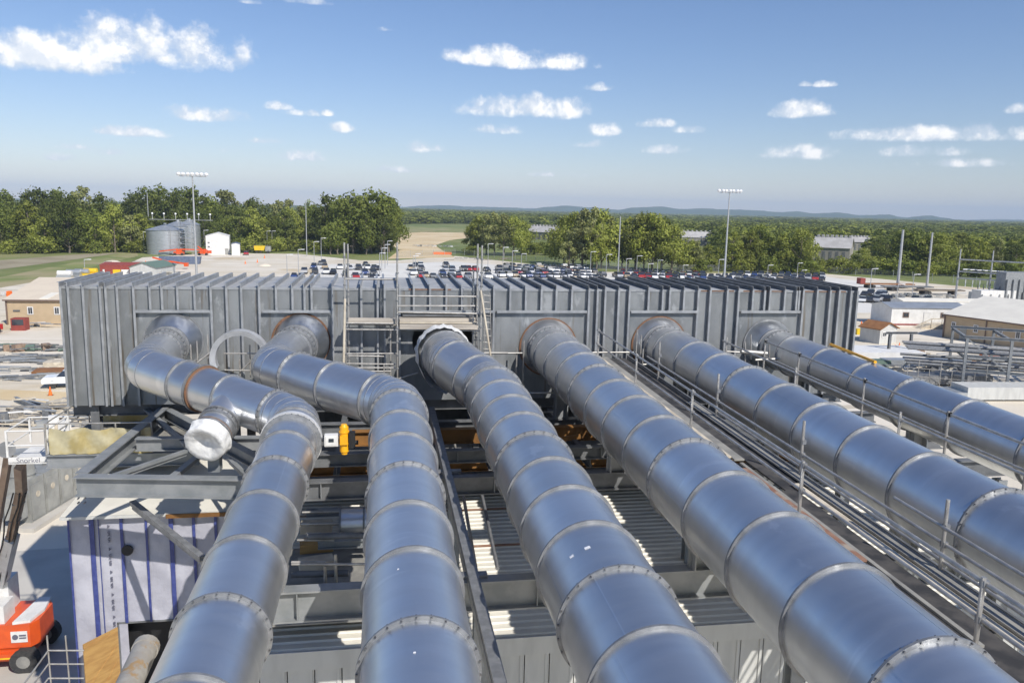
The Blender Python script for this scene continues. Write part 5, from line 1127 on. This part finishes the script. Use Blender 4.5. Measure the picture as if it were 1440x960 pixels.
# low roof beside duct 6
lr = thing('side_roof', 'flat grey corrugated side roof at the right beyond the rightmost duct', 'roof', (24, 26, 0))
b = MB(); b.b2((20.2, 8, 8.6), (27.5, 24, 8.8)); b.build('roof_deck', 'siding', lr)
for k in range(26):
    b = MB(); y = 8.3+.6*k; b.b2((20.2, y-.03, 8.803), (27.5, y+.03, 8.85)); b.build('roof_rib', 'siding', lr)
b = MB(); b.b2((20.3, 8.1, 0), (27.4, 23.9, 8.59)); b.build('wall', 'siding', lr)
b = MB(); b.bar((17.6, 8, 13.6), (17.6, 27, 14.2), .12, .1); b.build('handrail_bar', 'dark_steel', lr)

# ------------------------------------------------------------------ fence
def fence(pts, label):
    f0 = gp(*pts[0]); t = thing('chain_link_fence', label, 'fence', tuple(f0)); P = [gp(*p) for p in pts]
    for a_, c_ in zip(P, P[1:]):
        b = MB(); b.add([a_, c_, c_+Vector((0,0,2.4)), a_+Vector((0,0,2.4))], [(0,1,2,3)]); b.build('mesh_panel', 'fence', t)
        n = max(1, int((c_-a_).length/6))
        for i in range(n):
            p = a_.lerp(c_, i/n); b = MB(); b.cyl(p, p+Vector((0,0,2.6)), .07, 6); b.build('post', 'pole', t)
fence([(560,362),(640,358),(740,367),(840,379),(960,382)], 'chain link fence behind the middle car park')
fence([(960,382),(1100,381),(1230,388),(1340,398),(1440,405)], 'chain link fence in front of the right wood')

# ------------------------------------------------------------------ barns
def barn(px, py, w, d, h, rh, rz, label, Yov=None):
    t, W, X, Y = gable('old_barn', label, 'barn', gp(px, py, 0), w, d, h, rh, 'barn_wall', 'barn_roof', rz=rz, over=.5)
    for k in range(8):
        c = W(w*(k+.5)/8, d/2, h+rh+.3); b = MB(); b.box(c, (1.0, 1.4, 1.1), rz); b.build('ridge_vent', 'barn_roof', t)
    for k in range(5):
        b = MB(); b.prism([W(w*(.08+.18*k),-.05,.3), W(w*(.16+.18*k),-.05,.3), W(w*(.16+.18*k),-.05,h*.75), W(w*(.08+.18*k),-.05,h*.75)], None, Y*-.05); b.build('door', 'dark_steel', t)
barn(741, 336, 20, 13, 5, 4, R_(-42), 'grey barn standing in the clearing between the trees')
barn(959, 345, 22, 12, 5, 3.5, R_(-12), 'long grey barn half sunk in trees left of the right light mast')
barn(1142, 368, 15, 13, 6.4, 4.6, R_(-38), 'pale grey gabled barn in the trees right of the right light mast')
barn(1198, 352, 14, 10, 5, 3, R_(-15), 'small barn roof peeping out behind the pale gabled barn')
rough_pile('log_pile', 'pale rubble and logs beside the dirt road', 'rubble', gp(612, 347), 18, 5, 1.3, ['white_paint', 'silo', 'grey_board'], 30, 71)
b = MB(); p = gp(622, 358, 0); b.b2(p+Vector((-4,-.2,0)), p+Vector((4,.2,1.1))); b.b2(p+Vector((-4,-.5,0)), p+Vector((-3.6,.5,.2))); b.b2(p+Vector((3.6,-.5,0)), p+Vector((4,.5,.2))); tag(b.build('orange_barrier', 'cone'), 'orange barrier fence at the end of the dirt road', 'barrier')
p = gp(680, 366, 0); rough_pile('low_loader', 'dark flat stack of steel behind the middle car park', 'steel', p, 30, 4, 1.0, ['dark_steel', 'bark', 'boom_brown'], 26, 73, True)

# ================================================================== TREES
def tree_mesh(seed, H, Wd, lm, nleaf=2300, leaf=.62, trunk_frac=.14, open_=.0):
    r = random.Random(seed); tb = MB(); th = H*trunk_frac
    tb.cyl((0,0,0), (r.uniform(-.3,.3), r.uniform(-.3,.3), th), H*.02+.06, 8, H*.015+.04); tip = Vector((0,0,H*.85))
    tb.cyl((0,0,th), tip, H*.015+.04, 7, .04)
    blobs = []
    nb = 17
    for i in range(nb):
        t = (i+.5)/nb; z = th*.75 + (H-th*.75)*(.12+.83*t); rad = Wd*.5*math.sin(math.pi*min(.93, .22+.74*t))**.7
        a = i*2.4+r.uniform(-.6,.6); off = rad*r.uniform(.3,.9); z += r.uniform(-.6,.6)
        c = Vector((math.cos(a)*off, math.sin(a)*off, z)); blobs.append((c, max(.9, rad*r.uniform(.32,.56))))
        tb.cyl((0,0,max(th*.7, z-off*.9)), c, .10, 5, .03)
    blobs.append((Vector((0,0,H*.9)), Wd*.2))
    cb = MB()
    tot = sum(b_[1]**2 for b_ in blobs)
    for c, rad in blobs:
        n = int(nleaf*rad*rad/tot)
        for k in range(n):
            d = Vector((r.gauss(0,1), r.gauss(0,1), r.gauss(0,.85))).normalized(); q = rad*(r.random()**.4)*r.uniform(.75,1.15)
            p = c + Vector((d.x*q, d.y*q, d.z*q*.8)); nrm = (d+Vector((r.gauss(0,.6), r.gauss(0,.6), r.gauss(.3,.5)))).normalized()
            u = nrm.orthogonal().normalized(); v = nrm.cross(u); s_ = leaf*r.uniform(.5,1.25); an = r.random()*6.28
            U2 = u*math.cos(an)+v*math.sin(an); V2 = nrm.cross(U2)
            cb.add([p-U2*s_*.6, p-V2*s_*.42, p+U2*s_*.6+nrm*s_*.12, p+V2*s_*.42], [(0,1,2,3)])
    mt = tb.mesh('trunk'); mt.materials.append(MATS['bark']); mc = cb.mesh('crown'); mc.materials.append(MATS[lm]); return mt, mc
TREES = [tree_mesh(1, 14, 11, 'leaf0'), tree_mesh(2, 14, 9, 'leaf1'), tree_mesh(3, 14, 12, 'leaf2'), tree_mesh(4, 14, 8, 'leaf3', 1700), tree_mesh(5, 14, 13, 'leaf1', 2600), tree_mesh(6, 14, 10, 'leaf2')]
BUSH = [tree_mesh(11, 5, 7, 'leaf1', 900, .5, .1), tree_mesh(12, 5, 6, 'leaf0', 900, .5, .1)]
KN = ['broad dark green tree', 'yellow-green upright tree', 'wide deep green tree', 'pale sparse tree', 'wide bright green tree', 'dark rounded tree']
def tree(p, h, k, label, group, wide=1.0, name='tree'):
    mt, mc = (TREES+BUSH)[k]; t = thing(name, label, name.replace('_', ' '), tuple(p), group, rnd.uniform(0, 6.28)); s_ = h/(14.0 if k < 6 else 5.0)
    t.scale = (s_*wide, s_*wide, s_); link('trunk', mt, t); link('crown', mc, t)
def trees(xs, name, group, kinds):
    cnt = {}
    items = sorted(xs, key=lambda q: q[0])
    for i, (px, py, top_) in enumerate(items):
        if 945 < px < 1014 and py < 390: top_ = max(top_, 344 + 5*math.sin(px))
        if 1134 < px < 1202: top_ = max(top_, 366 + 3*math.sin(px))
        if 1202 <= px < 1222: top_ = max(top_, 350)
        p = gp(px, py, 0); h = max(2.5, yp(px, top_, p.y).z)*1.04; k = rnd.choice(kinds)
        tree(p, h, k, '%s, %s from the left %s' % (KN[k], ordn(i), name), group, rnd.uniform(.85, 1.2)*(1.0 if h < 17 else .85))
r = random.Random(21)
# left wood: front rank and taller rear rank
trees([(x + r.uniform(-5,5), 353 + r.uniform(-2,3) - (0 if x < 200 else 1), 300 + r.uniform(-16, 10)) for x in range(-30, 215, 15)] + [(100,354,275),(98,356,283)], 'in left wood front rank', 'left wood edge trees', [0,1,1,2,4,3])
trees([(x + r.uniform(-5,5), 343 + r.uniform(-2,2), 268 + r.uniform(-5, 9) + (6 if 130 < x < 190 else 0)) for x in range(-30, 330, 17)], 'in left wood rear rank', 'left wood rear trees', [0,2,2,5,5,3])
trees([(x + r.uniform(-5,5), 350 + r.uniform(-2,2), 305 + r.uniform(-12, 10)) for x in range(285, 470, 14)], 'behind the white building', 'trees behind the white building', [0,1,2,4,5])
trees([(x + r.uniform(-4,4), 346 + r.uniform(-2,2), 284 + r.uniform(-6, 8)) for x in (298,325,348,362,385,396,408,425,440)], 'of the tallest behind the white building', 'tall trees behind the white building', [0,2,3,5])
trees([(458,354,275),(470,352,280),(483,356,278),(497,357,274),(508,352,281),(522,356,270),(535,357,273),(547,355,279),(552,352,284),(515,358,300),(475,358,310),(540,358,305),(465,358,315)], 'in grove left of dirt road', 'grove beside the dirt road', [0,2,5,3,0])
trees([(672,357,306),(684,358,303),(695,359,300),(708,360,303),(722,360,306),(733,358,312),(664,356,318)], 'in grove right of dirt road', 'pale grove right of the dirt road', [3,3,1,4])
trees([(793,372,306),(806,376,301),(818,378,296),(832,379,294),(845,377,297),(856,375,306),(800,378,325),(838,380,318)], 'in clump left of thin pole', 'clump left of the thin pole', [3,4,0,1])
trees([(882,378,308),(893,379,304),(905,380,301),(917,381,303),(930,381,309),(944,382,318),(875,377,325)], 'in clump right of thin pole', 'clump right of the thin pole', [4,0,3,1])
trees([(955 + 14*i + r.uniform(-5,5), 379 + .012*i*14 + r.uniform(-2,2), 328 + i*.35 + r.uniform(-11,9)) for i in range(35)], 'in right wood front rank', 'right wood edge trees', [0,1,1,4,2,3])
trees([(960 + 16*i + r.uniform(-5,5), 366 + .02*i*14 + r.uniform(-2,2), 322 + i*.5 + r.uniform(-9,6)) for i in range(31)], 'in right wood second rank', 'right wood second rank trees', [0,1,2,4,5,3])
def bushes(xs, name, group):
    for i, (px, py) in enumerate(xs):
        tree(gp(px, py), rnd.uniform(3.5, 6), rnd.choice((6, 7)), 'leafy bush, %s from the left %s' % (ordn(i), name), group, rnd.uniform(1, 1.5), 'bush')
bushes([(x, 355 + r.uniform(-1,2)) for x in range(-10, 205, 12)], 'along the foot of the left wood', 'bushes at the left wood')
bushes([(x, 354 + r.uniform(-1,1)) for x in range(300, 555, 13)], 'behind the white building and grove', 'bushes behind the far yard')
bushes([(x, 358 + r.uniform(-2,2)) for x in (742,752,762,772,660,668)], 'in front of the clearing barn', 'bushes at the clearing')
bushes([(x, 380 + .02*(x-955) + r.uniform(-1,1.5)) for x in range(958, 1440, 14)], 'along the foot of the right wood', 'bushes at the right wood')
# the far wood reads as one mass: geometry-node instances of low-detail crowns
src = bpy.data.collections.new('wood_sources')
for i in range(4):
    mt, mc = tree_mesh(30+i, 12, 11, 'leaf%d' % (0, 1, 2, 0)[i], 380, 1.5, .15)
    o = bpy.data.objects.new('wood_crown', mc); src.objects.link(o)
pts = []; sc_ = []
r = random.Random(77)
def in_clear(x, y):
    d = Vector((x, y, 0)) - CAMP; z = d.dot(_f)
    if z < 10: return True
    px = 720 + FPX*d.dot(_R)/z; py = 480 - FPX*d.dot(_U)/z
    hz_ = 294 + (px-724)*.0218
    if px < 560 and py > 338 + (px/560)*6: return True
    if 545 < px < 672 and py > 315: return True
    if 672 <= px < 800 and py > 338: return True
    if 735 < px < 800 and py > 322: return True
    if 800 <= px < 960 and py > 345: return True
    if 940 < px < 1010 and 341 < py: return True
    if 1135 < px < 1230 and 349 < py: return True
    return px >= 960 and py > 358 + (px-960)*.03
d = 300.0
while d < 6500:
    step = 6.5 + d*.010; a = -.75
    while a < .98:
        da = step/d; x = d*math.sin(a+r.uniform(-.4,.4)*da); y = d*math.cos(a+r.uniform(-.4,.4)*da)
        dd_ = d + r.uniform(-.5,.5)*step; x, y = dd_*math.sin(a+r.uniform(-.4,.4)*da), dd_*math.cos(a+r.uniform(-.4,.4)*da)
        gap = math.sin(x*.004+1.3)*math.sin(y*.0031+.4) > .86 and d > 900
        if not in_clear(x, y) and not gap:
            pts.append((x, y, -.3)); k = step/9.0; sc_.append((max(.75, k)*r.uniform(.8,1.25), r.uniform(.62,1.0)*(1+.1*math.sin(x*.01)+.08*math.sin(y*.017))))
        a += da
    d += step*.9
me = bpy.data.meshes.new('wood'); me.from_pydata(pts, [], []); me.update()
at = me.attributes.new('sxy', 'FLOAT', 'POINT'); at.data.foreach_set('value', [q[0] for q in sc_])
at = me.attributes.new('sz', 'FLOAT', 'POINT'); at.data.foreach_set('value', [q[1] for q in sc_])
wood = link('far_wood', me); wood['kind'] = 'stuff'; wood['label'] = 'continuous green wood stretching to the blue hills'; wood['category'] = 'wood'
ng = bpy.data.node_groups.new('wood_scatter', 'GeometryNodeTree')
ng.interface.new_socket('Geometry', in_out='INPUT', socket_type='NodeSocketGeometry'); ng.interface.new_socket('Geometry', in_out='OUTPUT', socket_type='NodeSocketGeometry')
gi, go = ng.nodes.new('NodeGroupInput'), ng.nodes.new('NodeGroupOutput')
ci = ng.nodes.new('GeometryNodeCollectionInfo'); ci.inputs['Collection'].default_value = src; ci.inputs['Separate Children'].default_value = True; ci.inputs['Reset Children'].default_value = True
ip = ng.nodes.new('GeometryNodeInstanceOnPoints'); ip.inputs['Pick Instance'].default_value = True
def named(n):
    q = ng.nodes.new('GeometryNodeInputNamedAttribute'); q.data_type = 'FLOAT'; q.inputs['Name'].default_value = n; return q.outputs['Attribute']
cx = ng.nodes.new('ShaderNodeCombineXYZ'); a1, a2 = named('sxy'), named('sz')
ng.links.new(a1, cx.inputs[0]); ng.links.new(a1, cx.inputs[1]); ng.links.new(a2, cx.inputs[2])
rv = ng.nodes.new('FunctionNodeRandomValue'); rv.data_type = 'FLOAT'; rv.inputs[3].default_value = 6.28
cr = ng.nodes.new('ShaderNodeCombineXYZ'); ng.links.new(rv.outputs[1], cr.inputs[2])
ri = ng.nodes.new('FunctionNodeRandomValue'); ri.data_type = 'INT'; ri.inputs[4].default_value = 0; ri.inputs[5].default_value = 3
ng.links.new(gi.outputs[0], ip.inputs['Points']); ng.links.new(ci.outputs[0], ip.inputs['Instance']); ng.links.new(cx.outputs[0], ip.inputs['Scale'])
ng.links.new(cr.outputs[0], ip.inputs['Rotation']); ng.links.new(ri.outputs[2], ip.inputs['Instance Index']); ng.links.new(ip.outputs[0], go.inputs[0])
md = wood.modifiers.new('scatter', 'NODES'); md.node_group = ng
print('wood instances', len(pts), 'cars', ncar)

# ================================================================== HAZE
hz = MB(); hz.b2((-15500, -15500, -3), (15500, 15500, 260)); me = hz.mesh('haze')
hm = bpy.data.materials.new('haze'); hm.use_nodes = True; ht = hm.node_tree; ht.nodes.clear()
pv_ = N(ht, 'ShaderNodeVolumePrincipled'); pv_.inputs['Color'].default_value = (.68, .83, 1.0, 1); pv_.inputs['Density'].default_value = 1.15e-4; pv_.inputs['Anisotropy'].default_value = -.1
ho = N(ht, 'ShaderNodeOutputMaterial'); ht.links.new(pv_.outputs[0], ho.inputs['Volume']); me.materials.append(hm)
ho_ = link('haze', me); ho_['kind'] = 'stuff'
scene.cycles.use_denoising = True; scene.cycles.use_adaptive_sampling = True; scene.cycles.adaptive_threshold = .02
scene.cycles.max_bounces = 6; scene.cycles.volume_bounces = 0; scene.cycles.transparent_max_bounces = 6
scene.cycles.diffuse_bounces = 3; scene.cycles.glossy_bounces = 4
